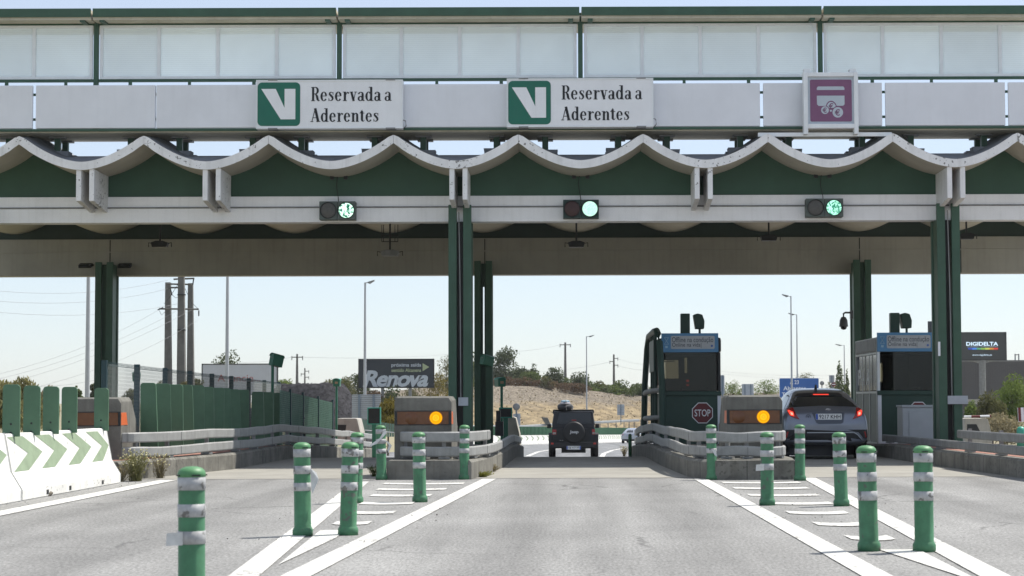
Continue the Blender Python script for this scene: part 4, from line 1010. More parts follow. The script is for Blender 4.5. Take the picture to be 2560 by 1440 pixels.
# ------------------------------------------------------------------ toll booths
GLS = bpy.data.materials.new('tinted_booth_glass'); GLS.use_nodes = True
n_ = GLS.node_tree.nodes; l_ = GLS.node_tree.links; n_.clear()
g1 = n_.new('ShaderNodeBsdfGlossy'); g1.inputs[1].default_value = .03; g1.inputs[0].default_value = (.5, .55, .6, 1)
t1 = n_.new('ShaderNodeBsdfTransparent'); t1.inputs[0].default_value = (.52, .50, .44, 1); fr_ = n_.new('ShaderNodeFresnel'); ms = n_.new('ShaderNodeMixShader')
l_.new(fr_.outputs[0], ms.inputs[0]); l_.new(t1.outputs[0], ms.inputs[1]); l_.new(g1.outputs[0], ms.inputs[2])
oo = n_.new('ShaderNodeOutputMaterial'); l_.new(ms.outputs[0], oo.inputs[0])
BLUE = M('banner_blue', (.10, .27, .48), .5, .06, 3)
BANW = M('banner_grey', (.46, .48, .50), .5, .05, 3)
BLIND = M('window_blind', (.62, .57, .46), .8, .06, 3)
DIN = M('booth_interior', (.012, .014, .015), .8, .2, 3)
def booth(x0, label, glaz):
    x1 = x0+1.34; y0, y1 = 45.2, 48.5; zb = prof(47)+KH; zc, zr, zt = 1.40, 2.32, 2.66
    t = thing('toll_booth', label, 'toll booth', ((x0+x1)/2, y0, zb), 'toll booths on the islands')
    w = MB(); w.bx(x0, x1, y0, y0+.07, zb, zc); w.bx(x0, x0+.07, y0+.07, y1, zb, zc); w.bx(x1-.07, x1, y0+.07, y1, zb, zc); w.bx(x0+.07, x1-.07, y1-.07, y1, zb, zc-.3); w.build('wall', GREEN_D, t, bevel=.006)
    MB().bx(x0-.01, x1+.01, y0-.05, y0-.001, zc-.06, zc+.04).build('ledge', GREEN_D, t, bevel=.015)
    p = MB()
    for (a, b) in ((x0, y0), (x1-.06, y0), (x0, y1-.06), (x1-.06, y1-.06)): p.bx(a, a+.06, b, b+.06, zc+.04, zr)
    p.build('corner_post', DARK if not glaz else ALU, t)
    MB().bx(x0+.09, x1-.09, y0+.03, y0+.04, zc+.05, zr).build('front_glass', GLS, t)
    MB().bx(x1-.05, x1-.04, y0+.07, y1-.07, zc+.05, zr).build('side_glass', DARKG, t)  # unseen right pane, made opaque to keep the sun out of the cabin
    sg = MB().bx(x0+.03, x0+.04, y0+.07, y1-.07, zc+.05, zr).build('side_glass', GLS if not glaz else DARKG, t)
    inn = MB(); ya, yb = y1-.2, y1-.12
    def wall_with(holes):      # dark rear wall of the cabin with real window openings
        xs_ = [x0+.08]; 
        for (h0, h1, z0_, z1_) in holes:
            inn.bx(xs_[-1], h0, ya, yb, zc-.3, zr-.02); inn.bx(h0, h1, ya, yb, zc-.3, z0_); inn.bx(h0, h1, ya, yb, z1_, zr-.02); xs_.append(h1)
        inn.bx(xs_[-1], x1-.08, ya, yb, zc-.3, zr-.02)
    if not glaz: wall_with(((2.41, 2.78, 1.765, 2.21), (2.925, 2.993, 1.90, 2.265)))
    else: wall_with(((7.56, 7.735, 1.67, 2.12), (7.90, 7.915, 1.9, 2.2)))
    inn.bx(x0+.5, x0+1.1, y0+.6, y0+1.2, zb, zc+.12); inn.bx(x0+.08, x1-.08, y0+.1, y1-.2, zr-.04, zr-.02); inn.bx(x1-.10, x1-.08, y0+.1, y1-.2, zc, zr-.04); inn.build('interior', DIN, t)
    MB().bx(x0+.08, x1-.08, y1-.118, y1-.11, zc-.1, zr-.02).build('rear_glass', GLS, t)
    MB().bx(x0+.09, x0+.47, y1-.205, y1-.2005, 2.165, 2.185).build('window_bar', DARK, t)
    if not glaz:
        mb = MB(); mb.bx(x0+.57, x0+.63, y0+.12, y0+.15, 1.66, 1.70); mb.bx(x0+.575, x0+.625, y0+.12, y0+.15, 1.565, 1.60)
        mb.build('red_indicator', emis('red_indicator_lit', (.7, .06, .03), .25), t)
    rf = MB(); rf.prismx([(y0+.03, zr+.002), (y1, zr+.002), (y1, zt-.06), (y1-.1, zt), (y0+.1, zt), (y0+.03, zt-.06)], x0-.02, x1+.02); rf.build('roof', GALVD if glaz else DARK, t, bevel=.05)
    s0, s1, sz0, sz1 = x0-.0, x0+1.29, 2.325, 2.755
    b = MB().bx(s0, s1, y0-.05, y0+.02, sz0, sz1).build('banner', BLUE, t, bevel=.003)
    W = s1-s0; H = sz1-sz0
    e = MB().prism(rrect(s0+W*.165, s0+W*.935, sz0+H*.17, sz0+H*.86, .03), y0-.053, y0-.0505).build('banner_plate', BANW, b)
    m = MB(); k1 = s0+W*.185
    text_mb(m, 'Offline na condução', k1, s0+W*.91, sz0+H*.46, sz0+H*.80, y0-.0545); text_mb(m, 'Online na vida|', k1, s0+W*.70, sz0+H*.22, sz0+H*.50, y0-.0545)
    m.build('lettering', M('banner_ink', (.03, .04, .06), .6), b, recalc=False)
    m = MB(); h0, h1 = s0+W*.05, s0+W*.125; zz0, zz1 = sz0+H*.42, sz0+H*.78; th = .012
    for (a, bb) in (((h0, zz0), (h1, zz1)), ((h0, zz1), (h1, zz0)), ((h0, zz1), (h1, zz1)), ((h0, zz0), (h1, zz0))): m.tube([(a[0], y0-.056, a[1]), (bb[0], y0-.056, bb[1])], .006, 5)
    m.bx(h0+.02, h1-.02, y0-.056, y0-.0505, sz0+H*.22, sz0+H*.34)
    m.build('hourglass_symbol', M('banner_pale', (.32, .50, .62), .5), b)
    c = MB().prism(circ(s0+W*.885, sz0+H*.33, .027, 16), y0-.056, y0-.0535).build('round_mark', M('banner_mark_blue', (.09, .16, .42), .5), b)
    pc = MB(); cc_ = MB()
    if glaz:
        f = MB(); zz = (zc-.03, zc+.05); n3 = 3; seg = (y1-y0-.1)/3
        for i in range(4): f.bx(x0-.012, x0-.001, y0+.02+i*seg, y0+.09+i*seg, zb, zr+.3)
        for z in (zb, zc-.02, zr-.05, zr+.07, zr+.28): f.bx(x0-.014, x0-.0015, y0+.02, y1-.02, z, z+.05)
        f.build('side_frame', M('booth_frame_silver', (.42, .44, .43), .45, .1, 4, metal=.3), t)
        l = MB()  # letters reflected in the side glass, painted onto it as white shapes
        for ch, yy in (('A', 46.55), ('A', 47.28), ('P', 47.85)):
            v, ff = text_mesh(ch, bold=.03); a = min(p[0] for p in v); bb = max(p[0] for p in v); q = max(p[1] for p in v)
            l.add([(x0+.028, yy+.5-(p[0]-a)/(bb-a)*.5, 1.60+p[1]/q*.36) for p in v], ff)
        l.build('lettering', SIGNW, sg, recalc=False)
        p = MB(); p.bx(x0+.0, x0+.085, y0-.012, y0-.001, zb, zc); p.bx(x1-.06, x1+.01, y0-.012, y0-.001, zb, zc); p.bx(x0+.085, x1-.06, y0-.012, y0-.001, zb, zb+.08); p.build('white_trim', PANELW, t)
    else:
        MB().bx(x1-.075, x1+.005, y0-.012, y0-.001, zb, zc-.03).build('white_trim', PANELW, t)
    s = thing('stop_sign', 'red octagonal stop sign fixed on the dark front of the left booth' if not glaz else 'red stop sign on the right booth, mostly hidden by a white cabinet', 'stop sign', (x0+.92, y0-.06, .95), 'stop signs on the booth fronts')
    oc = lambda r: [(x0+.92+r*math.cos(R(22.5+45*i)), .95+r*math.sin(R(22.5+45*i))) for i in range(8)]
    MB().prism(oc(.255), y0-.03, y0-.013).build('plate', SIGNW, s); MB().prism(oc(.235), y0-.034, y0-.0305).build('red_field', RED, s)
    m = MB(); text_mb(m, 'STOP', x0+.92-.18, x0+.92+.18, .87, 1.03, y0-.0355, bold=.01); m.build('lettering', SIGNW, s, recalc=False)
    # equipment on the roof
    q = thing('signal_box', 'tall dark signal box standing on the left booth roof' if not glaz else 'tall dark signal box standing on the right booth roof', 'signal box', (x0+.62, 46.5, zt), 'signal boxes on the booth roofs')
    xx = x0+.62; k = MB(); k.bx(xx-.13, xx+.13, 46.4, 46.66, zt, zt+.13); k.build('base', GREEN_D, q, bevel=.01); MB().bx(xx-.105, xx+.11, 46.42, 46.64, zt+.13, zt+.60).build('box_body', GREEN_D, q, bevel=.015)
    q = thing('roof_camera', 'tilted hooded camera on a short pole on the left booth roof' if not glaz else 'tilted hooded camera close beside the box on the right booth roof', 'camera', (x0+.96, 46.5, zt), 'hooded cameras on the booth roofs')
    xx = x0+(.96 if not glaz else .90); MB().tube([(xx, 46.5, zt), (xx, 46.5, zt+.24)], .028, 10).build('pole', GREEN_D, q)
    k = MB().prism([(xx-.10, zt+.24), (xx+.10, zt+.24), (xx+.11, zt+.42), (xx+.06, zt+.57), (xx-.05, zt+.60), (xx-.15, zt+.57)], 46.38, 46.75); k.build('camera_body', GREEN_D, q, bevel=.02)
    return t
booth(2.215, 'dark toll booth with blue banner and stop sign beyond the middle lane', False)
booth(7.11, 'toll booth with silver glazed side and blue banner behind the grey crossover', True)
# tubular crash guard beside the left booth
t = thing('crash_guard', 'tall dark green tubular guard rack on the left side of the left booth', 'guard rack', (2.1, 44.6, KH))
za = prof(45)+KH
MB().tube([(2.20, 44.55, za), (2.19, 44.55, 1.6), (2.14, 44.55, 2.55), (2.11, 44.62, 2.72), (2.09, 44.8, 2.80), (2.08, 46, 2.82), (2.08, 48.6, 2.80), (2.08, 48.9, 2.72), (2.05, 49, 2.5), (1.99, 49.05, 1.6), (1.96, 49.1, za-.1)], .075, 12).build('main_hoop', GREEN_D, t)
mb = MB()
for (v, dd) in ((981, 0), (1046, 0)):
    z = ZV(1612, v, 47); mb.tube([(2.17, 44.6, z+.04), (1.98, 45.6, z+.02), (1.93, 47, z), (1.99, 49, z-.02)], .06, 10)
mb.build('bumper_tube', GALVD, t)
mb = MB()
for y in (45.6, 46.6, 47.6): mb.tube([(2.1, y, 2.78), (2.1, y, za)], .035, 8)
mb.bx(2.05, 2.08, 45.5, 47.8, 1.9, 2.62); mb.build('strut', GREEN_D, t)
t = thing('white_cabinet', 'pale grey steel cabinet in front of the right booth beside the column', 'cabinet', (7.8, 43.5, KH))
a = P(2257, 1105, 43.5); b = P(2348, 1018, 43.5)
MB().bx(a.x, b.x, 43.5, 44.2, KH-.1, b.z).build('cabinet_body', M('cabinet_pale', (.40, .44, .47), .5, .05, 3), t, bevel=.015)
MB().bx(a.x+.14, b.x-.03, 43.485, 43.499, KH+.05, b.z-.1).build('door', M('cabinet_pale', (.4, .44, .47)), t, bevel=.004)
MB().bx(a.x-.02, b.x+.02, 43.47, 44.22, b.z, b.z+.05).build('lid', M('cabinet_pale', (.4, .44, .47)), t, bevel=.01)
MB().bx(b.x-.04, b.x-.02, 43.46, 43.484, .62, .75).build('handle', DARK, t)
t = thing('dome_camera', 'grey dome camera on a curved arm from the right rear column', 'camera', P(2125, 800, 52.3))
c = P(2109, 808, 52.2)
MB().lathe([(0, .17), (.06, .16), (.10, .08), (.115, -.06), (.12, -.09), (.09, -.09)], c, 20).build('housing', M('camera_grey', (.10, .105, .11), .4, .1, 5), t)
MB().lathe([(.085, -.09), (.08, -.13), (.05, -.165), (0, -.175)], c, 20).build('dome', DARKG, t)
MB().tube([c+Vector((0, 0, .16)), c+Vector((0, 0, .25)), c+Vector((.05, .03, .28)), c+Vector((.22, .1, .28))], .025, 8).build('arm', M('camera_grey', (.1, .1, .1)), t)
MB().bx(c.x+.19, c.x+.26, c.y+.04, c.y+.2, c.z+.12, c.z+.34).build('wall_plate', M('camera_grey', (.1, .1, .1)), t)
t = thing('column_plate', 'narrow white plate fixed on the left face of the right front column', 'plate', P(2348, 872, 40.6)); c = P(2348, 872, 40.58)
MB().box(c, (.045, .02, .29)).build('plate_body', SIGNW, t)
# ------------------------------------------------------------------ vehicles
def decal(poly, bvh, axis, off, sub=3, inner=None):
    """panel laid on a body: poly in (x,z) seen from -y (axis 'y') or (y,z) seen from +-x; follows the surface"""
    bm = bmesh.new(); vs = [bm.verts.new((p[0], 0, p[1])) for p in poly]; bm.faces.new(vs)
    bmesh.ops.triangulate(bm, faces=bm.faces)
    bmesh.ops.subdivide_edges(bm, edges=bm.edges, cuts=sub, use_grid_fill=True)
    bmesh.ops.triangulate(bm, faces=bm.faces)
    out = []; ok = True
    for v in bm.verts:
        a, z = v.co.x, v.co.z
        if axis == 'y': o, d = Vector((a, -5, z)), Vector((0, 1, 0))
        elif axis == 'x': o, d = Vector((5, a, z)), Vector((-1, 0, 0))
        elif axis == 'f': o, d = Vector((a, 9, z)), Vector((0, -1, 0))
        else: o, d = Vector((-5, a, z)), Vector((1, 0, 0))
        h = bvh.ray_cast(o, d)
        out.append((h[0]-d*off) if h[0] is not None else None)
    good = [p for p in out if p is not None]
    for i, p in enumerate(out):
        if p is None:
            v = bm.verts[i] if False else list(bm.verts)[i]; a, z = v.co.x, v.co.z
            q = min(good, key=lambda g: ((g.x if axis in 'yf' else g.y)-a)**2+(g.z-z)**2)
            out[i] = Vector((a, q.y, z)) if axis in 'yf' else Vector((q.x, a, z))
    idx = {v: i for i, v in enumerate(bm.verts)}
    mb = MB(); mb.add(out, [tuple(idx[v] for v in f.verts) for f in bm.faces], True); bm.free(); return mb
def car_body(stations, sub=2):
    """stations: (y, zbot, ztop, w, zshoulder, wtop)"""
    bm = bmesh.new(); rings = []
    for (y, zb, zt, w, zs, wt) in stations:
        zs = min(zs, zt-.02); zm = zb+(zs-zb)*.45
        half = [(0, zb), (w*.82, zb), (w*.97, zb+.06), (w, zm), (w*.985, zs), (wt+(w-wt)*.38, zs+(zt-zs)*.45), (wt, zt-(zt-zs)*.10), (wt*.72, zt), (0, zt+.004)]
        ring = [(a, y, z) for a, z in half]+[(-a, y, z) for a, z in half[-2:0:-1]]
        rings.append([bm.verts.new(p) for p in ring])
    n = len(rings[0])
    for r0, r1 in zip(rings, rings[1:]):
        for i in range(n): bm.faces.new((r0[i], r0[(i+1) % n], r1[(i+1) % n], r1[i]))
    for r in (rings[0], rings[-1]):
        m = n//2
        for i in range(m): 
            a, b, c, d = r[i], r[(i+1) % n], r[(n-i-1) % n], r[(n-i) % n]
            vs = []
            for v in (a, b, c, d):
                if v not in vs: vs.append(v)
            if len(vs) > 2: bm.faces.new(vs)
    bmesh.ops.recalc_face_normals(bm, faces=bm.faces)
    me = bpy.data.meshes.new('tmp'); bm.to_mesh(me); bm.free()
    o = bpy.data.objects.new('tmp', me); COL.objects.link(o)
    md = o.modifiers.new('s', 'SUBSURF'); md.levels = sub
    bpy.context.view_layer.update(); dg = bpy.context.evaluated_depsgraph_get(); m2 = bpy.data.meshes.new_from_object(o.evaluated_get(dg))
    mb = MB(); mb.add([tuple(v.co) for v in m2.vertices], [tuple(p.vertices) for p in m2.polygons], True)
    bpy.data.objects.remove(o)
    return mb, BVHTree.FromPolygons([Vector(v) for v in mb.v], mb.f)
def wheel(t, x, y, r, w, rimcol):
    s = 1 if x > 0 else -1
    wl = MB().lathe([(r*.62, w/2), (r*.9, w/2), (r, w*.36), (r, -w*.36), (r*.9, -w/2), (r*.62, -w/2)], (x, y, r), 28, 'x').build('wheel', RUBBER, t)
    rm = MB().lathe([(0, s*w*.38), (r*.2, s*w*.40), (r*.58, s*w*.36), (r*.64, s*w*.46), (r*.64, -s*w*.3), (0, -s*w*.3)], (x, y, r), 28, 'x')
    rm.build('rim', rimcol, wl)
TAILR = M('tail_light_red', (.28, .012, .012), .2, .1, 8, spec=.6)
TAILON = emis('tail_light_lit', (1.0, .07, .045), .68)
TAILHOT = emis('tail_light_core', (1.0, .36, .26), .85)
PLATE = M('plate_white', (.66, .67, .66), .4, .03, 4)
EUB = M('plate_blue', (.03, .09, .42), .4, .03, 4)
BPLAST = M('black_plastic', (.014, .015, .017), .6, .15, 8)
CHROME = M('chrome', (.6, .6, .6), .15, .02, 4, metal=1.)
RIM = M('rim_silver', (.35, .35, .36), .3, .05, 4, metal=.8)
CLEARL = M('lamp_clear', (.5, .5, .5), .1, .05, 4, spec=.8)
def plate_part(t, x0, x1, z0, z1, y, text, both=False):
    p = MB().prism(rrect(x0, x1, z0, z1, .012), y-.006, y).build('number_plate', PLATE, t)
    b = MB(); w = (x1-x0)*.085; b.bx(x0+.004, x0+w, y-.0085, y-.0065, z0+.004, z1-.004)
    if both: b.bx(x1-w, x1-.004, y-.0085, y-.0065, z0+.004, z1-.004)
    b.build('plate_band', EUB, p)
    m = MB(); text_mb(m, text, x0+w+.025, x1-(w+.012 if both else .025), z0+(z1-z0)*.16, z1-(z1-z0)*.16, y-.0085, bold=.012); m.build('plate_lettering', INK, p, recalc=False)
# --- grey crossover ---
def crossover():
    t = thing('crossover_car', 'grey compact crossover with lit brake lights waiting in the right lane', 'car')
    PAINT = M('paint_grey_blue', (.175, .195, .24), .3, .06, 2, metal=.6, coat=.7)
    st = [(.02, .36, .72, .80, .60, .76), (.06, .34, .90, .865, .70, .82), (.16, .30, 1.02, .885, .82, .80), (.34, .28, 1.12, .90, .92, .73), (.75, .25, 1.36, .90, .97, .62), (1.15, .22, 1.46, .895, .98, .585), (1.8, .20, 1.50, .885, .97, .60), (2.4, .20, 1.46, .885, .95, .61),
          (2.9, .20, 1.22, .885, .92, .66), (3.3, .21, 1.03, .885, .90, .74), (3.9, .22, .94, .87, .82, .74), (4.25, .26, .80, .80, .65, .68), (4.36, .34, .66, .66, .55, .55)]
    mb, bv = car_body(st); mb.build('body', PAINT, t)
    s = 1/120.; X = lambda zx: (zx/6.857+1930-2060)*s; Z = lambda zz: (1148-(960+zz/6.857))*s
    pl = lambda q: [(X(a), Z(b)) for a, b in q]
    decal(pl([(350, 225), (700, 205), (1240, 205), (1400, 330), (1450, 395), (1250, 385), (850, 372), (560, 385), (340, 395), (250, 400), (300, 310)]), bv, 'y', .006, 4).build('rear_window', DARKG, t)
    decal(pl([(330, 205), (430, 150), (1200, 145), (1260, 195), (1230, 203), (700, 203)]), bv, 'y', .03, 3).build('roof_spoiler', BPLAST, t)
    decal(pl([(745, 170), (1015, 170), (1015, 186), (745, 186)]), bv, 'y', .036, 2).build('brake_light', TAILON, t)
    decal(pl([(200, 800), (420, 770), (560, 815), (1370, 815), (1430, 850), (1520, 960), (1610, 965), (1640, 1010), (1600, 1225), (200, 1225), (160, 1000)]), bv, 'y', .006, 4).build('lower_bumper', BPLAST, t)
    decal(pl([(1250, 780), (1590, 780), (1600, 930), (1530, 935), (1440, 830), (1380, 800)]), bv, 'y', .009, 3).build('bumper_insert', BPLAST, t)
    decal(pl([(205, 780), (520, 780), (500, 800), (350, 830), (260, 935), (195, 930)]), bv, 'y', .009, 3).build('bumper_insert', BPLAST, t)
    for side in (0, 1):
        fx = (lambda q: q) if side else (lambda q: [(890*2-a, b) for a, b in q])
        L = decal(pl(fx([(1430, 400), (1530, 415), (1535, 470), (1500, 540), (1430, 575), (1340, 605), (1400, 510)])), bv, 'y', .012, 4).build('tail_light', TAILR, t)
        decal(pl(fx([(1438, 475), (1528, 430), (1525, 470), (1495, 535), (1430, 552)])), bv, 'y', .018, 3).build('lit_segment', TAILON, L)
        decal(pl(fx([(1450, 492), (1488, 478), (1485, 520), (1448, 530)])), bv, 'y', .022, 2).build('lit_core', TAILHOT, L)
        decal(pl(fx([(1530, 810), (1560, 815), (1578, 910), (1560, 915)])), bv, 'y', .014, 2).build('reflector', TAILR, t)
    decal(pl([(560, 822), (1370, 822), (1430, 858), (1510, 952), (1605, 952), (1605, 966), (1500, 968), (1420, 872), (1362, 836), (560, 836)]), bv, 'y', .013, 3).build('trim_line', M('trim_satin', (.35, .38, .42), .35, .05, 4, metal=.6), t)
    decal(pl([(655, 490), (1215, 490), (1180, 660), (1140, 680), (760, 682), (720, 660)]), bv, 'y', .005, 3).build('plate_recess', M('recess_grey', (.075, .085, .105), .35, .05, 3, metal=.4), t)
    hy = bv.ray_cast(Vector((.35*.12, -5, Z(560))), Vector((0, 1, 0)))[0].y-.012
    plate_part(t, X(715), X(1158), Z(610), Z(508), hy-.01, '9217 KHH')
    e = MB(); cx_, cz = X(937), Z(448); yy = bv.ray_cast(Vector((cx_, -5, cz)), Vector((0, 1, 0)))[0].y-.012
    for (rx, rz, oz) in ((.052, .032, 0), (.020, .031, .0), (.038, .012, .014)): e.tube([(cx_+rx*math.cos(R(a)), yy, cz+oz+rz*math.sin(R(a))) for a in range(0, 361, 20)], .0045, 6, cap=False)
    e.build('emblem', CHROME, t)
    d_ = MB(); cx_, cz = X(590), Z(560); yy = bv.ray_cast(Vector((cx_, -5, cz)), Vector((0, 1, 0)))[0].y-.006
    d_.lathe([(.052, .0), (.052, .002), (.040, .002), (.040, 0)], (cx_, yy, cz), 20, 'y'); d_.lathe([(0, .002), (.016, .002), (.016, 0)], (cx_, yy, cz), 12, 'y'); d_.build('round_sticker', M('sticker_grey', (.06, .07, .08), .5), t)
    a = MB(); ax, az_ = 0.0, 1.475; a.prismx([(.9, 1.42), (1.12, 1.45), (1.02, 1.50), (.98, 1.56)], X(817)-.02, X(817)+.02); a.build('antenna_fin', BPLAST, t)
    for sx in ('x', '-'):
        decal([(.62, 1.02), (2.9, 1.0), (2.35, 1.36), (1.2, 1.38)], bv, sx, .006, 4).build('side_window', DARKG, t)
    decal([(-.58, 1.12), (.58, 1.12), (.5, 1.40), (-.5, 1.40)], bv, 'f', .006, 3).build('windscreen', DARKG, t)
    for s_ in (-1, 1):
        decal([(s_*.35, .62), (s_*.72, .66), (s_*.74, .74), (s_*.4, .70)], bv, 'f', .008, 2).build('headlight', CLEARL, t)
        for y in (.86, 3.45): 
            wheel(t, s_*.80, y, .34, .22, RIM)
            MB().lathe([(.30, s_*.0), (.40, s_*.006), (.41, 0)], (s_*.893, y, .36), 28, 'x').build('wheel_arch', BPLAST, t)
        MB().box((s_*.98, 2.75, 1.03), (.18, .12, .14)).build('mirror', PAINT, t, bevel=.04)
    return t
c = crossover(); c.location = (5.43, 41.3, 0)
# --- black off-roader ---
def offroader():
    t = thing('offroad_car', 'black boxy off-road car with round spare wheel cover driving away in the middle lane', 'car')
    BLK = M('paint_black', (.007, .009, .013), .4, .1, 3, spec=.3, coat=.15); FB = BPLAST; s = 1/67.3
    X = lambda a: ((a/7.58+1340)-1434)*s; Z = lambda b: (1143-(980+b/7.58))*s
    mb = MB()
    mb.prismx([(.10, Z(1000)), (3.6, .55), (3.9, .62), (3.95, 1.0), (2.55, 1.12), (.06, Z(690)), (.06, Z(960))], -.80, .80); mb.build('body', BLK, t, bevel=.04)
    tp = MB(); z0, z1 = Z(700), Z(362)
    lo, hi = .80, .725; y0, y1, yt0, yt1 = .07, 2.75, .16, 2.35
    tp.add([(-lo, y0, z0), (lo, y0, z0), (lo, y1, z0), (-lo, y1, z0), (-hi, yt0, z1), (hi, yt0, z1), (hi, yt1, z1), (-hi, yt1, z1)], [(0, 1, 5, 4), (1, 2, 6, 5), (2, 3, 7, 6), (3, 0, 4, 7), (4, 5, 6, 7), (3, 2, 1, 0)])
    tp.build('hardtop', M('hardtop_black', (.010, .012, .016), .5, .1, 6, coat=.1), t, bevel=.05)
    def rear(z): return y0+(yt0-y0)*(z-z0)/(z1-z0)
    a, b = Z(600), Z(395)
    MB().add([(X(400), rear(a)-.006, a), (X(1060), rear(a)-.006, a), (X(1045), rear(b)-.006, b), (X(440), rear(b)-.006, b)], [(0, 1, 2, 3)]).build('rear_window', DARKG, t)
    for sgn in (-1, 1):
        MB().add([(sgn*.805, .35, 1.2), (sgn*.805, 2.4, 1.2), (sgn*.735, 2.2, 1.62), (sgn*.735, .4, 1.62)], [(0, 1, 2, 3)]).build('side_window', DARKG, t)
    cx_, cz, r = X(721), Z(768), .405
    w = MB().lathe([(0, .0), (r*.80, .0), (r*.93, -.02), (r, -.06), (r, -.22), (r*.9, -.26)], (cx_, -.22, cz), 40, 'y'); sw = w.build('spare_wheel_cover', M('vinyl_black', (.012, .013, .014), .55, .1, 8), t)
    m = MB(); text_mb(m, 'Jeep', X(640), X(808), Z(800), Z(728), -.2225, bold=.03, spacing=.95); m.build('lettering', M('cover_lettering', (.45, .46, .47), .5), sw, recalc=False)
    MB().tube([(cx_, -.1, cz), (cx_, .1, cz)], .1, 10).build('spare_carrier', BPLAST, t)
    for sgn, (p, q) in ((-1, (312, 388)), (1, (1062, 1118))):
        k = MB().bx(X(p), X(q), .0, .07, Z(808), Z(708)).build('tail_light', TAILR, t, bevel=.01)
        MB().bx(X(p)+.015, X(q)-.015, -.006, -.0005, Z(800), Z(762)).build('reverse_lens', M('reverse_lens', (.3, .27, .26), .3), k)
    bm_ = MB().bx(X(245), X(1175), -.16, .1, Z(1055), Z(948)).build('bumper', FB, t, bevel=.03)
    for p, q in ((285, 335), (1088, 1138)): MB().bx(X(p), X(q), -.168, -.1605, Z(992), Z(960)).build('reflector', M('reflector_red', (.42, .04, .03), .3), bm_)
    plate_part(t, X(580), X(850), Z(1090), Z(1022), -.17, 'GJ 117 YP', True)
    MB().bx(X(680), X(765), rear(Z(530))-.02, rear(Z(530))-.0, Z(543), Z(524)).build('brake_light', TAILR, t)
    for sgn in (-1, 1):
        f = MB().prismx([(.02, Z(960)), (.06, Z(800)), (.2, Z(770)), (.95, Z(770)), (1.15, Z(960)), (1.08, Z(960)), (.9, Z(800)), (.2, Z(800)), (.1, Z(960))], *sorted((sgn*.78, sgn*.925))); f.build('fender', FB, t, bevel=.015)
        f = MB().prismx([(2.75, .5), (2.9, .86), (3.8, .88), (4.0, .6), (3.9, .6), (3.75, .8), (2.95, .78), (2.85, .5)], *sorted((sgn*.78, sgn*.925))); f.build('fender', FB, t, bevel=.015)
        for y in (.52, 3.4): wheel(t, sgn*.80, y, .40, .245, RIM)
        mr_ = MB().bx(*sorted((sgn*.84, sgn*1.0)), 2.35, 2.45, Z(668), Z(585)); mr_.build('mirror', BPLAST, t, bevel=.03)
        MB().lathe([(0, .02), (.09, .0)], (sgn*.5, 3.96, .85), 16, 'y').build('headlight', CLEARL, t)
    MB().add([(-.72, 2.56, 1.14), (.72, 2.56, 1.14), (.66, 2.37, 1.64), (-.66, 2.37, 1.64)], [(3, 2, 1, 0)]).build('windscreen', DARKG, t)
    ax = MB(); ax.tube([(-.7, .52, .38), (.7, .52, .38)], .05, 8); ax.bx(-.45, .45, .15, .5, Z(1150), Z(1060)); ax.build('axle', DARK, t)
    rk = MB()
    for y in (.35, 1.2, 2.0): rk.tube([(-.74, y, Z(338)), (.74, y, Z(338))], .018, 8)
    for sgn in (-1, 1):
        rk.tube([(sgn*.70, .3, Z(345)), (sgn*.70, 2.1, Z(345))], .018, 8)
        for y in (.35, 2.0): rk.tube([(sgn*.74, y, Z(338)), (sgn*.76, y, Z(392))], .02, 8)
    rk.build('roof_rack', DARK, t)
    e = MB(); text_mb(e, '4x4', X(445), X(515), Z(922), Z(905), .052); e.build('badge', RIM, t, recalc=False)
    # luggage on the rack: a thing of its own
    return t, X, Z
t, JX, JZ = offroader(); t.location = (P(1434, 1143, 74).x, 74.0, prof(74)); t.rotation_euler = (math.atan(-.0285), 0, 0)
bt = thing('roof_bag', 'dark covered board bag with pale and blue top strapped on the off-road car roof', 'roof bag', t.location)
ox, oy, oz = t.location
def lump(x0, x1, z0, z1, y0, y1, name, m):
    q = MB(); N = 10; rings = []
    for j in range(9):
        f = j/8; y = y0+(y1-y0)*f; k = math.sqrt(max(.02, 1-(2*f-1)**4)); 
        rings.append([(ox+(x0+x1)/2+(x1-x0)/2*k*math.copysign(abs(math.cos(a))**.7, math.cos(a)), oy+y, oz+(z0+z1)/2+(z1-z0)/2*k*math.copysign(abs(math.sin(a))**.7, math.sin(a))) for a in [2*math.pi*i/16 for i in range(16)]])
    vs = [p for r in rings for p in r]; fs = [(j*16+i, j*16+(i+1) % 16, (j+1)*16+(i+1) % 16, (j+1)*16+i) for j in range(8) for i in range(16)]
    fs += [tuple(range(16)), tuple(range(8*16+15, 8*16-1, -1))]
    q.add(vs, fs, True); q.build(name, m, bt)
lump(JX(405), JX(695), JZ(355), JZ(215), -.05, 2.0, 'lower_bag', M('bag_dark', (.025, .028, .035), .7, .2, 6, .3, 20))
lump(JX(455), JX(660), JZ(250), JZ(190), 0, 1.9, 'pale_cover', M('bag_pale', (.34, .33, .36), .7, .1, 6, .2, 20))
lump(JX(475), JX(645), JZ(215), JZ(155), .1, 1.8, 'blue_cover', M('bag_blue', (.07, .20, .29), .6, .3, 9, .2, 20, col2=(.3, .42, .5)))
mb = MB(); mb.tube([(ox+JX(580), oy-.06, oz+JZ(345)), (ox+JX(575), oy-.02, oz+JZ(150)), (ox+JX(575), oy+.4, oz+JZ(148))], .01, 6); mb.tube([(ox+JX(690), oy+.2, oz+JZ(345)), (ox+JX(705), oy+.2, oz+JZ(290)), (ox+JX(680), oy+.2, oz+JZ(240))], .02, 6); mb.build('strap', M('strap_grey', (.3, .3, .3), .7), bt)
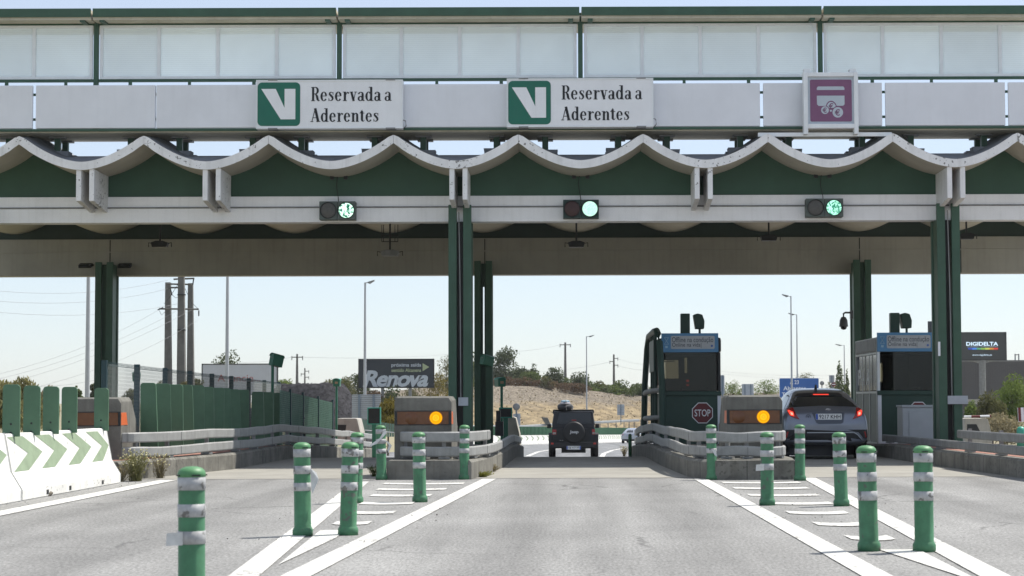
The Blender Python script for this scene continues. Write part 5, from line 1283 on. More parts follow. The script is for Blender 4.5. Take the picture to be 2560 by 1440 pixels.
# --- silver car far ahead ---
def silver_car():
    t = thing('silver_car', 'small pale silver hatchback driving away on the far road bend', 'car')
    PA = M('paint_silver', (.42, .45, .50), .25, .04, 2, metal=.5, coat=.8)
    st = [(.02, .34, .80, .78, .62, .70), (.08, .26, .98, .85, .75, .70), (.3, .22, 1.10, .87, .88, .66), (.9, .2, 1.36, .87, .92, .58), (1.7, .2, 1.49, .87, .92, .56), (2.4, .2, 1.42, .87, .9, .58), (3.2, .2, 1.06, .87, .88, .66), (4.0, .22, .86, .84, .74, .66), (4.35, .3, .64, .7, .5, .5)]
    mb, bv = car_body(st); mb.build('body', PA, t)
    decal([(-.58, 1.05), (.58, 1.05), (.5, 1.36), (-.5, 1.36)], bv, 'y', .006, 3).build('rear_window', DARKG, t)
    decal([(-.7, .28), (.7, .28), (.7, .42), (-.7, .42)], bv, 'y', .006, 3).build('lower_bumper', BPLAST, t)
    for s_ in (-1, 1):
        decal([(s_*.60, .78), (s_*.78, .78), (s_*.74, 1.0), (s_*.62, 1.02)], bv, 'y', .008, 2).build('tail_light', M('tail_pale', (.35, .12, .12), .2), t)
        for y in (.8, 3.4): wheel(t, s_*.78, y, .31, .2, RIM)
    for sx in ('x', '-'): decal([(.6, .98), (3.0, .96), (2.3, 1.33), (1.1, 1.36)], bv, sx, .006, 3).build('side_window', DARKG, t)
    decal([(-.56, 1.05), (.56, 1.05), (.48, 1.34), (-.48, 1.34)], bv, 'f', .006, 3).build('windscreen', DARKG, t)
    plate_part(t, -.26, .26, .68, .79, .0, '47 DE 82')
    return t
c = silver_car(); c.location = (P(1574, 1105, 192).x, 192, prof(192)); c.rotation_euler = (0, 0, R(-12))

# ------------------------------------------------------------------ beyond the plaza: barrier on the bend, green screen, rail
def bend(us_ds): return [(XU(u, d), d) for u, d in us_ds]
bp2 = smooth_path([(-9, 166), (-6.4, 172), (-3.6, 180), (-.7, 190), (2.4, 203), (5.6, 219), (8.6, 235), (11.5, 252)], 6)
fb = thing('far_concrete_barrier', 'long white concrete barrier with green chevrons along the far road bend', 'barrier', (bp2[0][0], bp2[0][1], prof(bp2[0][1])))
MB().sweep([(x, y, prof(y)) for x, y in bp2], [(.3, 0), (.3, .12), (.16, .33), (.08, .84), (-.08, .84), (-.16, .33), (-.3, .12), (-.3, 0)]).build('barrier_body', BARRW, fb)
mb = MB(); acc = 0
for (a, b) in zip(bp2, bp2[1:]):
    A, B = Vector((*a, 0)), Vector((*b, 0)); L = (B-A).length; tt = (B-A)/L; nr = Vector((tt.y, -tt.x, 0)); s_ = 0
    while s_+1.3 < L:
        def pt(q, f): p = A+tt*(s_+q); z = .34+.44*f; return p+nr*(.16-.08*(z-.33)/.51+.006)+Vector((0, 0, prof(p.y)+z))
        mb.add([pt(0, 1), pt(.34, 1), pt(.85, .5), pt(.34, 0), pt(0, 0), pt(.5, .5)], [(0, 1, 2, 5), (5, 2, 3, 4)]); s_ += 1.25
mb.build('chevron', CHEV, fb)
gs = thing('green_screen_panels', 'low green ribbed screen standing behind the far white barrier', 'screen', (bp2[0][0], bp2[0][1]+1, prof(172)))
off = [(x-.5, y+.9) for x, y in bp2][:-6]
mb = MB(); mb.sweep([(x, y, prof(y)) for x, y in off], [(.03, .3), (.03, 1.62), (-.03, 1.62), (-.03, .3)])
for (a, b) in zip(off, off[1:]):
    A, B = Vector((*a, 0)), Vector((*b, 0)); 
    for k in range(4):
        p = A.lerp(B, k/4); mb.box((p.x+.045, p.y-.045, prof(p.y)+.97), (.05, .05, 1.3))
mb.build('screen_body', M('screen_green', (.045, .14, .075), .6, .15, 4), gs)
gr = thing('far_guard_rail', 'thin steel guard rail on posts at the foot of the dry embankment', 'guard rail', P(1180, 1068, 222))
rp_ = [P(1160, 1067, 215), P(1232, 1066, 222), P(1310, 1066, 226), P(1372, 1062, 230), P(1420, 1059, 233), P(1500, 1055.5, 236), P(1560, 1052, 240), P(1598, 1050.5, 242)]
MB().sweep(rp_, [(.05, -.15), (.07, 0), (.05, .15), (-.05, .15), (-.05, -.15)]).build('rail', M('rail_pale', (.55, .56, .55), .5, .05, 2, metal=.2), gr)
for a, b in zip(rp_, rp_[1:]):
    for k in range(3): p = a.lerp(b, k/3); MB().bx(p.x-.05, p.x+.05, p.y, p.y+.1, p.z-1.6, p.z-.16).build('rail_post', GALVD, gr)

# ------------------------------------------------------------------ embankment
EMB = bpy.data.materials.new('dry_slope'); EMB.use_nodes = True
n_ = EMB.node_tree.nodes; l_ = EMB.node_tree.links; b_ = n_['Principled BSDF']; b_.inputs['Roughness'].default_value = .95; b_.inputs['Specular IOR Level'].default_value = .1
geo = n_.new('ShaderNodeNewGeometry')
def tn(scale, det=5, vec=None):
    t = n_.new('ShaderNodeTexNoise'); t.inputs['Scale'].default_value = scale; t.inputs['Detail'].default_value = det; t.inputs['Roughness'].default_value = .65; l_.new(vec or geo.outputs['Position'], t.inputs['Vector']); return t
mpn = n_.new('ShaderNodeMapping'); mpn.inputs['Rotation'].default_value = (0, .6, 0); mpn.inputs['Scale'].default_value = (.5, .3, 1.4); l_.new(geo.outputs['Position'], mpn.inputs[0])
r1 = n_.new('ShaderNodeValToRGB'); e = r1.color_ramp.elements; e[0].position = .36; e[0].color = (.14, .11, .07, 1); e[1].position = .66; e[1].color = (.34, .27, .165, 1)
l_.new(tn(1.6, 7, mpn.outputs[0]).outputs['Fac'], r1.inputs[0])
r2 = n_.new('ShaderNodeValToRGB'); e = r2.color_ramp.elements; e[0].position = .40; e[0].color = (.08, .068, .05, 1); e[1].position = .62; e[1].color = (.29, .25, .20, 1)
l_.new(tn(3.6, 5).outputs['Fac'], r2.inputs[0])
sx = n_.new('ShaderNodeSeparateXYZ'); l_.new(geo.outputs['Position'], sx.inputs[0])
nn = tn(.25, 3); ma = n_.new('ShaderNodeMath'); ma.operation = 'MULTIPLY_ADD'; ma.inputs[1].default_value = 3.4; l_.new(nn.outputs['Fac'], ma.inputs[0]); l_.new(sx.outputs['Z'], ma.inputs[2])
mrr = n_.new('ShaderNodeMapRange'); mrr.inputs[1].default_value = 2.1; mrr.inputs[2].default_value = 3.2; l_.new(ma.outputs[0], mrr.inputs[0])
mxx = n_.new('ShaderNodeMix'); mxx.data_type = 'RGBA'; l_.new(mrr.outputs[0], mxx.inputs[0]); l_.new(r1.outputs[0], mxx.inputs[6]); l_.new(r2.outputs[0], mxx.inputs[7])
l_.new(mxx.outputs[2], b_.inputs['Base Color'])
cols = [(960, 195, 1075, 222, 985), (1040, 208, 1072, 235, 975), (1100, 216, 1070, 244, 966), (1160, 222, 1068, 250, 962), (1232, 227, 1068, 256, 964), (1350, 234, 1068, 262, 966), (1461, 240, 1065, 267, 975), (1540, 244, 1062, 270, 984), (1611, 248, 1058, 271, 990), (1700, 250, 1060, 270, 991), (1800, 248, 1064, 266, 989), (1900, 236, 1064, 256, 987), (2000, 222, 1064, 246, 986), (2160, 205, 1064, 235, 986)]
vs = []; NR = 16
def lerp(a, b, f): return a+(b-a)*f
fine = []
for a, b in zip(cols, cols[1:]):
    for k in range(8): fine.append(tuple(lerp(p, q, k/8) for p, q in zip(a, b)))
fine.append(cols[-1])
for j in range(NR+5):
    for (u, d0, v0, d1, v1) in fine:
        if j <= NR:
            f = j/NR; A, B = P(u, v0+14, d0), P(u, v1, d1); p = A.lerp(B, f); p.z += .22*math.sin(math.pi*f)+.22*pnoise(p*.9)*math.sin(math.pi*min(1, f*1.1)+.2)
        else:
            B = P(u, v1, d1); k = (j-NR); p = Vector((B.x*(1+.06*k), B.y+14*k, B.z+.15*k if k < 4 else -6))
        vs.append(p)
nn_ = len(fine); mb = MB(); mb.add(vs, [(j*nn_+i, j*nn_+i+1, (j+1)*nn_+i+1, (j+1)*nn_+i) for j in range(NR+4) for i in range(nn_-1)], True)
struct('embankment', mb, EMB)
EV = [Vector(v) for v in mb.v]
# loose rocks on the upper slope: uncountable
mb = MB(); rnd = random.Random(5)
for _ in range(1500):
    i = rnd.randrange(16, nn_-1); j = rnd.choice((9, 10, 11, 12, 13, 13, 14, 14, 15)); p = EV[j*nn_+i].lerp(EV[(j+1)*nn_+i+1 if i+1 < nn_ else j*nn_+i], rnd.random()); s_ = rnd.uniform(.04, .13)
    o = [p+Vector((rnd.uniform(-1, 1), rnd.uniform(-1, 1), rnd.uniform(-.4, 1)))*s_ for _ in range(4)]; mb.add(o, [(0, 1, 2), (0, 2, 3), (0, 3, 1), (1, 3, 2)])
tag(mb.build('slope_rocks', M('slope_rock', (.27, .24, .20), .9, .35, 2)), 'broken pale rocks scattered on the upper embankment', 'rocks', kind='stuff')
# dry grass tufts on the slope
mb = MB()
for _ in range(1500):
    i = rnd.randrange(0, nn_-1); j = rnd.randrange(0, 15); a = EV[j*nn_+i]; b = EV[(j+1)*nn_+i+1]; p = Vector((lerp(a.x, b.x, rnd.random()), 0, 0)); f = rnd.random(); p = a.lerp(b, f); p.x += rnd.uniform(-.4, .4)
    h = rnd.uniform(.06, .2); w = rnd.uniform(.05, .16); lx_ = rnd.uniform(-.2, .2)
    mb.add([p+Vector((-w, 0, -.05)), p+Vector((w, 0, -.05)), p+Vector((lx_, rnd.uniform(-.1, .1), h))], [(0, 1, 2)])
tag(mb.build('dry_grass', leafmat('dry_grass', (.24, .20, .125), (.36, .30, .19)), recalc=False), 'dry yellow grass tufts covering the embankment slope', 'grass', kind='stuff')

# ------------------------------------------------------------------ trees and shrubs
L_DARK = leafmat('leaf_dark', (.05, .066, .034), (.125, .15, .075))
L_MID = leafmat('leaf_mid', (.05, .075, .022), (.155, .19, .07))
L_YEL = leafmat('leaf_yellow', (.10, .09, .022), (.30, .24, .06))
L_OLV = leafmat('leaf_olive', (.07, .075, .03), (.20, .195, .09))
L_RED = leafmat('leaf_russet', (.085, .055, .035), (.19, .135, .085))
L_BRT = leafmat('leaf_bright', (.07, .11, .025), (.24, .30, .09))
L_OLL = leafmat('leaf_olive_light', (.12, .115, .05), (.31, .29, .14))
L_DRY = leafmat('leaf_dry', (.20, .17, .10), (.38, .33, .2))
BARK = M('bark', (.09, .07, .05), .9, .3, 6, .6, 20)
def leaves(mb, blobs, n, size, rnd, upright=0.):
    tot = sum(b[3]*b[4]*b[5] for b in blobs)
    for b in blobs:
        for _ in range(max(6, int(n*b[3]*b[4]*b[5]/tot))):
            while True:
                q = Vector((rnd.uniform(-1, 1), rnd.uniform(-1, 1), rnd.uniform(-1, 1)))
                if .05 < q.length < 1: break
            q = q.normalized()*(q.length**.45)*rnd.uniform(.82, 1.08)
            p = Vector((b[0]+q.x*b[3], b[1]+q.y*b[4], b[2]+q.z*b[5]))
            s_ = size*rnd.uniform(.55, 1.35)
            n1 = (q*.7+Vector((rnd.uniform(-1, 1), rnd.uniform(-1, 1), rnd.uniform(-1, 1)+.3))).normalized()
            a = n1.cross(Vector((rnd.uniform(-1, 1), rnd.uniform(-1, 1), rnd.uniform(-1, 1)))).normalized()
            if upright: a = (a*(1-upright)+Vector((rnd.uniform(-.3, .3), 0, 1))*upright).normalized()
            c = n1.cross(a).normalized()
            k = .32 if upright else .6
            mb.add([p-a*s_, p-c*s_*k+a*s_*.1, p+a*s_, p+c*s_*k-a*s_*.1], [(0, 1, 2, 3)])
def tree(name, label, cat, group, u0, u1, v0, v1, d, mat, n=900, leaf=.16, nb=9, seed=0, trunk=True, shape='round', upright=0., zb=None, gap=.0):
    """crown seen between pixels u0..u1, v0 (top)..v1 (foot) at depth d"""
    rnd = random.Random(seed*31+7); a, b = P(u0, v1, d), P(u1, v0, d); cx_, w, h = (a.x+b.x)/2, (b.x-a.x), b.z-a.z; z0 = a.z
    t = thing(name, label, cat, (cx_, d, z0), group)
    blobs = []
    if shape == 'cone':
        for i in range(nb): f = i/(nb-1); rr = w*.5*(1-.8*f)*rnd.uniform(.75, 1.1)*(.55 if f < .12 else 1); blobs.append((cx_+rnd.uniform(-.1, .1)*w*(1-f), d+rnd.uniform(-.1, .1)*w, z0+h*(.10+.84*f), rr*.9, rr*.9, h*.10))
    else:
        lo = .22 if trunk else .12
        for i in range(nb):
            an = rnd.uniform(0, 6.28); rr = rnd.uniform(.17, .33)*w; f = rnd.uniform(0, 1)**.8
            zc = z0+h*(lo+(.86-lo)*f); sp_ = (w*.54-rr*.6)*(1-.40*max(0, f-.45)/.55)
            blobs.append((cx_+math.cos(an)*sp_*rnd.uniform(.3, 1.05), d+math.sin(an)*sp_, zc, rr*rnd.uniform(.8, 1.15), rr, min(max(rr*rnd.uniform(.6, .95), h*.12), h*.3)))
        blobs.append((cx_, d, z0+h*.45, w*.42, w*.4, h*.34)); blobs.append((cx_+w*rnd.uniform(-.15, .15), d, z0+h*.82, w*.22, w*.2, h*.19))
        blobs.append((cx_-w*.36, d, z0+h*.34, w*.16, w*.2, h*.2)); blobs.append((cx_+w*.36, d, z0+h*.34, w*.16, w*.2, h*.2))
    mb = MB(); leaves(mb, blobs, n, leaf, rnd, upright); mb.build('crown', mat, t, recalc=False)
    tm = MB(); r = max(.05, w*.035); tm.tube([(cx_, d, z0-1.2), (cx_+.02*w, d, z0+h*.3), (cx_-.02*w, d, z0+h*.6)], r, 7, r*.4)
    for bl in blobs[:6]: tm.tube([(cx_, d, z0+h*.2), ((cx_+bl[0])/2, (d+bl[1])/2, z0+h*.35), (bl[0], bl[1], bl[2])], r*.5, 5, r*.12)
    tm.build('trunk' if trunk else 'stem', BARK, t); return t
GT = 'trees along the embankment top'
tree('tree', 'big round dark tree on the embankment right behind the middle rear column', 'tree', GT, 1219, 1309, 864, 982, 268, L_DARK, 2600, .17, 16, 1)
tree('tree', 'dark tree crown left of the big embankment tree, seen between the middle columns', 'tree', GT, 1141, 1249, 884, 979, 272, L_DARK, 1800, .17, 12, 2)
tree('tree', 'small bushy tree just right of the big embankment tree', 'tree', GT, 1294, 1324, 914, 966, 272, L_DARK, 700, .15, 8, 3)
tree('tree', 'small round tree between the big tree and the T-shaped power pole', 'tree', GT, 1313, 1351, 908, 966, 275, L_DARK, 900, .15, 9, 4)
tree('tree', 'round dark tree just left of the T-shaped power pole on the embankment', 'tree', GT, 1360, 1416, 922, 970, 268, L_DARK, 1200, .15, 10, 5)
tree('shrub', 'low bright bush in front of the trees left of the T-shaped power pole', 'shrub', GT, 1302, 1354, 931, 970, 264, L_MID, 1000, .14, 8, 6, False)
tree('shrub', 'grey-green bush at the foot of the T-shaped power pole', 'shrub', GT, 1345, 1387, 940, 974, 262, L_OLV, 700, .13, 7, 7, False)
tree('tree', 'rounded tree behind the lamp post on the embankment above the car', 'tree', GT, 1419, 1479, 935, 988, 268, L_DARK, 1300, .15, 10, 8)
tree('shrub', 'airy pale green shrub left of the thin power pole with three arms', 'shrub', GT, 1478, 1530, 951, 990, 272, L_OLV, 900, .13, 9, 9, False)
tree('tree', 'dark round shrub tree below the thin power pole with three arms', 'tree', GT, 1520, 1573, 949, 994, 272, L_MID, 1100, .15, 9, 10)
tree('shrub', 'small bright bush in front of the thin power pole shrub', 'shrub', GT, 1515, 1555, 966, 997, 270, L_BRT, 600, .12, 7, 11, False)
tree('shrub', 'wide dark shrub at the right end of the embankment beside the booth frame', 'shrub', GT, 1565, 1630, 963, 1000, 272, L_MID, 1200, .14, 9, 12, False)
tree('shrub', 'low yellowish bush between the lamp post and the airy shrub', 'shrub', GT, 1467, 1503, 964, 989, 270, L_BRT, 450, .12, 6, 13, False)
rnd = random.Random(3); mb = MB(); bl = []
for i in range(46):
    u = 1232+i*5.2; v = lerp(958, 974, min(1, max(0, (u-1300)/160))); p = P(u, v+rnd.uniform(-7, 2), 263+rnd.uniform(-2, 4)); bl.append((p.x, p.y, p.z, rnd.uniform(.5, 1.0), .6, rnd.uniform(.4, .75)))
leaves(mb, bl, 5200, .13, rnd); tag(mb.build('russet_scrub', L_RED, recalc=False), 'russet dry scrub running along the top edge of the embankment', 'scrub', kind='stuff')
mb = MB(); bl = []
for i in range(60):
    u = 1225+i*6.6; v = lerp(946, 982, min(1, max(0, (u-1300)/260))); p = P(u, v+rnd.uniform(-9, 4), 271+rnd.uniform(-2, 5)); bl.append((p.x, p.y, p.z, rnd.uniform(.5, 1.2), .8, rnd.uniform(.5, .95)))
leaves(mb, bl, 7000, .14, rnd); tag(mb.build('green_scrub', L_MID, recalc=False), 'continuous low green scrub filling between the trees along the embankment top', 'scrub', kind='stuff')
# left vegetation behind the billboard
GL = 'shrubs round the left billboards'
for i, (u0, u1, v0, v1, d, m_, lab, kind, n) in enumerate((
    (1084, 1150, 886, 1005, 222, L_OLV, 'tall olive broom bush touching the right edge of the dark billboard', 'shrub', 2200),
    (1120, 1200, 896, 1000, 236, L_MID, 'green bush behind the middle front column', 'tree', 2000),
    (1058, 1130, 930, 1052, 206, L_YEL, 'yellow broom bush right of the dark billboard posts', 'shrub', 2200),
    (1108, 1188, 925, 1040, 214, L_YEL, 'yellow broom bush beside the middle front column', 'shrub', 2200),
    (950, 1010, 962, 1050, 190, L_DARK, 'dark green bush under the dark billboard behind the sign back', 'shrub', 1600),
    (1000, 1070, 968, 1040, 212, L_OLV, 'olive shrub under the right half of the dark billboard', 'shrub', 1500),
    (940, 1000, 992, 1088, 88, L_YEL, 'yellow bush between the green-framed display and the beacon block', 'shrub', 1600),
    (866, 925, 934, 1010, 215, L_DARK, 'dark bush at the left edge of the dark billboard', 'shrub', 1600),
    (836, 892, 945, 1000, 210, L_OLV, 'olive bush behind the gravel heap near the dark billboard', 'shrub', 1300),
    (846, 880, 940, 985, 222, L_BRT, 'bright bush top showing right of the pale hooded camera', 'shrub', 800),
    (780, 850, 950, 985, 205, L_OLV, 'low broom scrub on the skyline behind the gravel heap', 'shrub', 1200),
    (690, 738, 948, 985, 190, L_BRT, 'pale broom bush right of the white Anuncie billboard', 'shrub', 1100),
    (905, 960, 975, 1010, 204, L_RED, 'russet bush below the left post of the dark billboard', 'shrub', 900))):
    tree(kind, lab, kind, GL, u0, u1, v0, v1, d, m_, n, .12, 11, 40+i, kind == 'tree', upright=.55 if m_ in (L_YEL, L_OLV, L_BRT) else 0)
tree('tree', 'sparse tree showing above the white Anuncie billboard', 'tree', GL, 522, 606, 880, 960, 232, L_DARK, 700, .14, 10, 60)
for i, (u0, u1, v0, v1, d, m_, lab) in enumerate((
    (-40, 62, 950, 1090, 60, L_OLL, 'scrubby bush behind the first blade at the left edge'), (18, 120, 943, 1090, 64, L_OLL, 'feathery olive bush behind the blades at the left edge'),
    (90, 150, 965, 1060, 75, L_DRY, 'dry bush showing between the blades on the barrier'), (176, 212, 965, 1040, 150, L_MID, 'green bush left of the tall lamp pole behind the barrier'),
    (225, 262, 958, 1010, 160, L_DARK, 'dark bush between the lamp pole and the left rear column'), (300, 350, 972, 1040, 130, L_OLV, 'grey-green bush behind the chain-link fence near the column'),
    (370, 425, 952, 1000, 175, L_OLV, 'olive bush at the foot of the left concrete pole'), (436, 492, 955, 1000, 150, L_YEL, 'yellow bush at the foot of the middle concrete pole'), (470, 512, 945, 990, 170, L_OLV, 'olive bush between the right concrete pole and the white billboard'))):
    tree('shrub', lab, 'shrub', 'bushes behind the left barrier', u0, u1, v0, v1, d, m_, 1500 if d > 100 else 2200, .09 if d < 100 else .11, 10, 80+i, False, upright=.6 if m_ in (L_OLV, L_DRY, L_YEL, L_OLL) else 0)
# right vegetation
GR = 'trees on the right behind the booths'
for i, (u0, u1, v0, v1, d, m_, lab, sh, n) in enumerate((
    (1800, 1862, 955, 1000, 262, L_BRT, 'pale green bush right of the left booth roof', 'round', 1300), (1876, 1948, 948, 1000, 258, L_BRT, 'pale green bushy tree left of the blue road sign', 'round', 1700),
    (1840, 1885, 962, 998, 264, L_OLV, 'low bush behind the grey sign backs', 'round', 800), (1985, 2045, 930, 985, 250, L_OLV, 'thin pale tree showing above the blue road sign', 'round', 900),
    (2076, 2122, 905, 1010, 230, L_MID, 'pointed tree left of the right rear column', 'cone', 1500), (2062, 2100, 950, 1010, 226, L_OLV, 'bush behind the no entry sign', 'round', 900), (2108, 2128, 925, 1010, 236, L_MID, 'narrow tree touching the right rear column', 'cone', 700),
    (2486, 2600, 930, 1080, 95, L_BRT, 'leafy green tree at the right edge in front of the dark building', 'round', 5200), (2440, 2520, 975, 1085, 90, L_OLV, 'olive shrub in front of the dark building', 'round', 3000), (2408, 2452, 1000, 1070, 100, L_BRT, 'low shrub right of the right front column', 'round', 1300), (2455, 2560, 1030, 1100, 84, L_DRY, 'brown dry shrub above the right guard rail', 'round', 2600))):
    tree('tree' if sh == 'cone' or n > 5000 else 'shrub', lab, 'tree' if sh == 'cone' or n > 5000 else 'shrub', GR, u0, u1, v0, v1, d, m_, n, .12 if d > 120 else .085, 14 if n > 2500 else 10, 110+i, n > 5000, sh, upright=.35 if m_ in (L_BRT, L_OLV, L_DRY) else 0)

# ------------------------------------------------------------------ gravel heap
GRV = M('gravel', (.046, .045, .049), .95, .5, 5, .9, 6, spec=.08)
hp = MB(); rnd = random.Random(11); NXH, NYH = 60, 30; cxh, dh = P(800, 1000, 108).x, 108; topz = P(790, 961, 108).z; basez = prof(108)-.1
for j in range(NYH+1):
    for i in range(NXH+1):
        x = -6.4+10.4*i/NXH; y = -4+8*j/NYH
        r_ = math.sqrt((x/(3.7 if x > 0 else 6.2))**2+(y/4)**2); h = max(0, 1-r_)
        ridge = min(1, h*1.55)**.9
        hp.v.append((cxh+x, dh+y, basez+(topz-basez)*ridge*(1-.06*x*0)+(.10*pnoise(Vector((x*1.5, y*1.5, 3)))+.05*rnd.uniform(-1, 1))*(1 if h > 0 else .2)))
hp.f = [(j*(NXH+1)+i, j*(NXH+1)+i+1, (j+1)*(NXH+1)+i+1, (j+1)*(NXH+1)+i) for j in range(NYH) for i in range(NXH)]; hp.sm = [True]*len(hp.f)
t = hp.build('gravel_heap', GRV); tag(t, 'heap of dark grey gravel behind the green mesh fence', 'gravel heap')
EVH = [Vector(v) for v in hp.v]; st_ = MB()
for _ in range(3500):
    p = EVH[rnd.randrange(len(EVH))]+Vector((rnd.uniform(-.08, .08), rnd.uniform(-.12, .12), .0)); s_ = rnd.uniform(.02, .06)
    if p.z < basez+.3: continue
    o = [p+Vector((rnd.uniform(-1, 1), rnd.uniform(-1, 1), rnd.uniform(-.4, 1)))*s_ for _ in range(4)]; st_.add(o, [(0, 1, 2), (0, 2, 3), (0, 3, 1), (1, 3, 2)])
s__ = st_.build('loose_stones', M('gravel_stone', (.055, .054, .058), .95, .5, 2, spec=.08), t); s__['kind'] = 'stuff'

# ------------------------------------------------------------------ lamp posts, power poles, wires
def lamp_post(u, vtop, vbase, d, arm, label, r=.085, ztop=None):
    a = P(u, vbase, d); zt = ztop or P(u, vtop, d).z; t = thing('lamp_post', label, 'lamp post', (a.x, d, a.z), 'slim grey lamp posts')
    MB().tube([(a.x, d, a.z-.5), (a.x, d, zt)], r*1.15, 10, r*.62).build('pole', POLE, t)
    L = abs(arm); s_ = 1 if arm > 0 else -1
    MB().tube([(a.x, d, zt-.04), (a.x+s_*L*.3, d, zt)], .035, 6).build('arm', POLE, t)
    MB().prism([(a.x+s_*L*.28, zt-.05), (a.x+s_*L*.5, zt-.1), (a.x+s_*L*1.0, zt+.10), (a.x+s_*L*.98, zt+.16), (a.x+s_*L*.4, zt+.05), (a.x+s_*L*.28, zt+.03)], d-.14, d+.14).build('lamp_head', GALVD, t)
lamp_post(218, 0, 1000, 75, .9, 'grey lamp post left of the left rear column, top hidden by the canopy', .085, 9)
lamp_post(567, 0, 1000, 92, .9, 'grey lamp post in front of the white Anuncie billboard', .085, 10)
lamp_post(912, 706, 1060, 130, .62, 'grey lamp post with short arm in front of the dark billboard', .10)
lamp_post(1467, 841, 1062, 232, .9, 'thin lamp post on the embankment above the off-road car', .085)
lamp_post(1980, 740, 1030, 168, -.75, 'tall lamp post with left arm passing in front of the blue road sign', .085)
lamp_post(1994, 786, 1020, 212, -.9, 'second lamp post with left arm just right of the tall one', .085)
lamp_post(2112, 863, 1010, 270, -1.2, 'small distant lamp post left of the right rear column', .09)
PCON = M('pole_concrete', (.125, .124, .118), .9, .15, 2, .2, 10, streak=.2)
py = thing('concrete_pylon', 'three tapered concrete power poles joined by crossarms behind the left fence', 'pylon', P(453, 1010, 155))
for (u, vt, wt, wb, dd) in ((420.5, 706, 13, 19, 156), (453.5, 600, 13, 22, 153), (476.5, 708, 12, 19, 157)):
    a, b = P(u, 1030, dd), P(u, vt, dd); s_ = 1/S(dd)
    q = MB(); w0, w1 = wb*s_/2, wt*s_/2
    q.add([(a.x-w0, dd-w0, a.z), (a.x+w0, dd-w0, a.z), (a.x+w0, dd+w0, a.z), (a.x-w0, dd+w0, a.z), (b.x-w1, dd-w1, b.z), (b.x+w1, dd-w1, b.z), (b.x+w1, dd+w1, b.z), (b.x-w1, dd+w1, b.z)], [(0, 1, 5, 4), (1, 2, 6, 5), (2, 3, 7, 6), (3, 0, 4, 7), (4, 5, 6, 7), (3, 2, 1, 0)]); q.build('pole', PCON, py, bevel=.03)
q = MB()
for (u0, v0, u1, v1) in ((398, 772, 497, 773), (418, 710, 478, 711), (420, 719, 455, 719), (434, 698, 486, 696)): q.tube([P(u0, v0, 154.2), P(u1, v1, 154.2)], .075, 6)
q.build('crossarm', PCON, py)
q = MB()
for (u0, v0, u1, v1) in ((394, 775, 408, 769), (426, 722, 430, 738), (484, 698, 482, 712), (497, 776, 497, 790), (453, 738, 453, 739)): q.tube([P(u0, v0, 154), P(u1, v1, 154)], .05, 6)
for (v) in (737, 825): q.box(P(454, v, 152.6), (.62, .3, .09))
q.build('insulator', DARK, py)
q = MB()
for pts in (((410, 760), (425, 742), (452, 700)), ((427, 735), (440, 745), (452, 738)), ((462, 720), (478, 755), (495, 772)), ((398, 776), (404, 788), (412, 780))): q.tube([P(u, v, 154) for u, v in pts], .018, 4)
q.build('jumper_cable', DARK, py)
def tpole(u, vt, vb, d, arms, label, r=.17):
    a, b = P(u, vb, d), P(u, vt, d); t = thing('power_pole', label, 'power pole', (a.x, d, a.z), 'distant power poles')
    MB().tube([(a.x, d, a.z-1), (a.x, d, b.z)], r*1.3, 8, r*.7).build('pole', PCON, t)
    q = MB()
    for (v, w0, w1) in arms: z = P(u, v, d).z; q.tube([(a.x+w0/S(d), d-.1, z), (a.x+w1/S(d), d-.1, z)], .07, 6)
    q.build('crossarm', PCON, t); q = MB()
    for (v, w0, w1) in arms:
        z = P(u, v, d).z
        for w in (w0, w1): q.tube([(a.x+w/S(d), d-.1, z+.15), (a.x+w/S(d), d-.1, z-.38)], .06, 6)
    q.build('insulator', GALVD, t)
tpole(742.5, 885, 975, 255, [(893, -13, 14)], 'T-shaped power pole on the skyline behind the gravel heap')
tpole(1413.5, 856, 985, 300, [(862, -13, 13)], 'T-shaped power pole rising from the embankment trees', .2)
tpole(762, 920, 975, 330, [(928, 0, 10), (935, -9, 0), (943, 0, 10)], 'small distant power pole with three short arms left of the dark billboard', .14)
tpole(1535, 886, 985, 330, [(896, 0, 10), (904, -10, 0), (913, 0, 10)], 'thin power pole with three short arms right of the embankment lamp post', .2)
def wire(pts, lab, r=.014, sag=.0, d0=154, d1=None):
    w = []
    for i in range(len(pts)-1):
        (u0, v0, e0), (u1, v1, e1) = pts[i], pts[i+1]; A, B = P(u0, v0, e0), P(u1, v1, e1)
        for k in range(10): f = k/10; p = A.lerp(B, f); p.z -= sag*4*f*(1-f); w.append(p)
    w.append(P(*pts[-1])); o = MB().tube(w, r, 3).build('power_line', M('wire_grey', (.30, .31, .33), .6)); tag(o, lab, 'power line', 'overhead power lines')
for i, (q, lab) in enumerate(((((396, 775, 154), (-60, 948, 120)), 'power line sloping left from the tip of the pylon lower crossarm'), (((440, 778, 154), (-60, 960, 120)), 'second power line sloping left below the pylon crossarm'), (((478, 775, 154), (-60, 978, 120)), 'third power line sloping left behind the left rear column'), (((495, 800, 154), (60, 975, 120)), 'lowest power line sloping left towards the barrier bushes'),
    (((420, 700, 154), (-60, 722, 120)), 'highest nearly level power line left of the pylon'), (((418, 722, 154), (-60, 748, 120)), 'second nearly level power line left of the pylon'), (((455, 757, 154), (-60, 775, 120)), 'third nearly level power line left of the pylon'), (((262, 945, 200), (-40, 958, 200)), 'low faint power line behind the left blades'))):
    wire(q, lab, .012, .6)
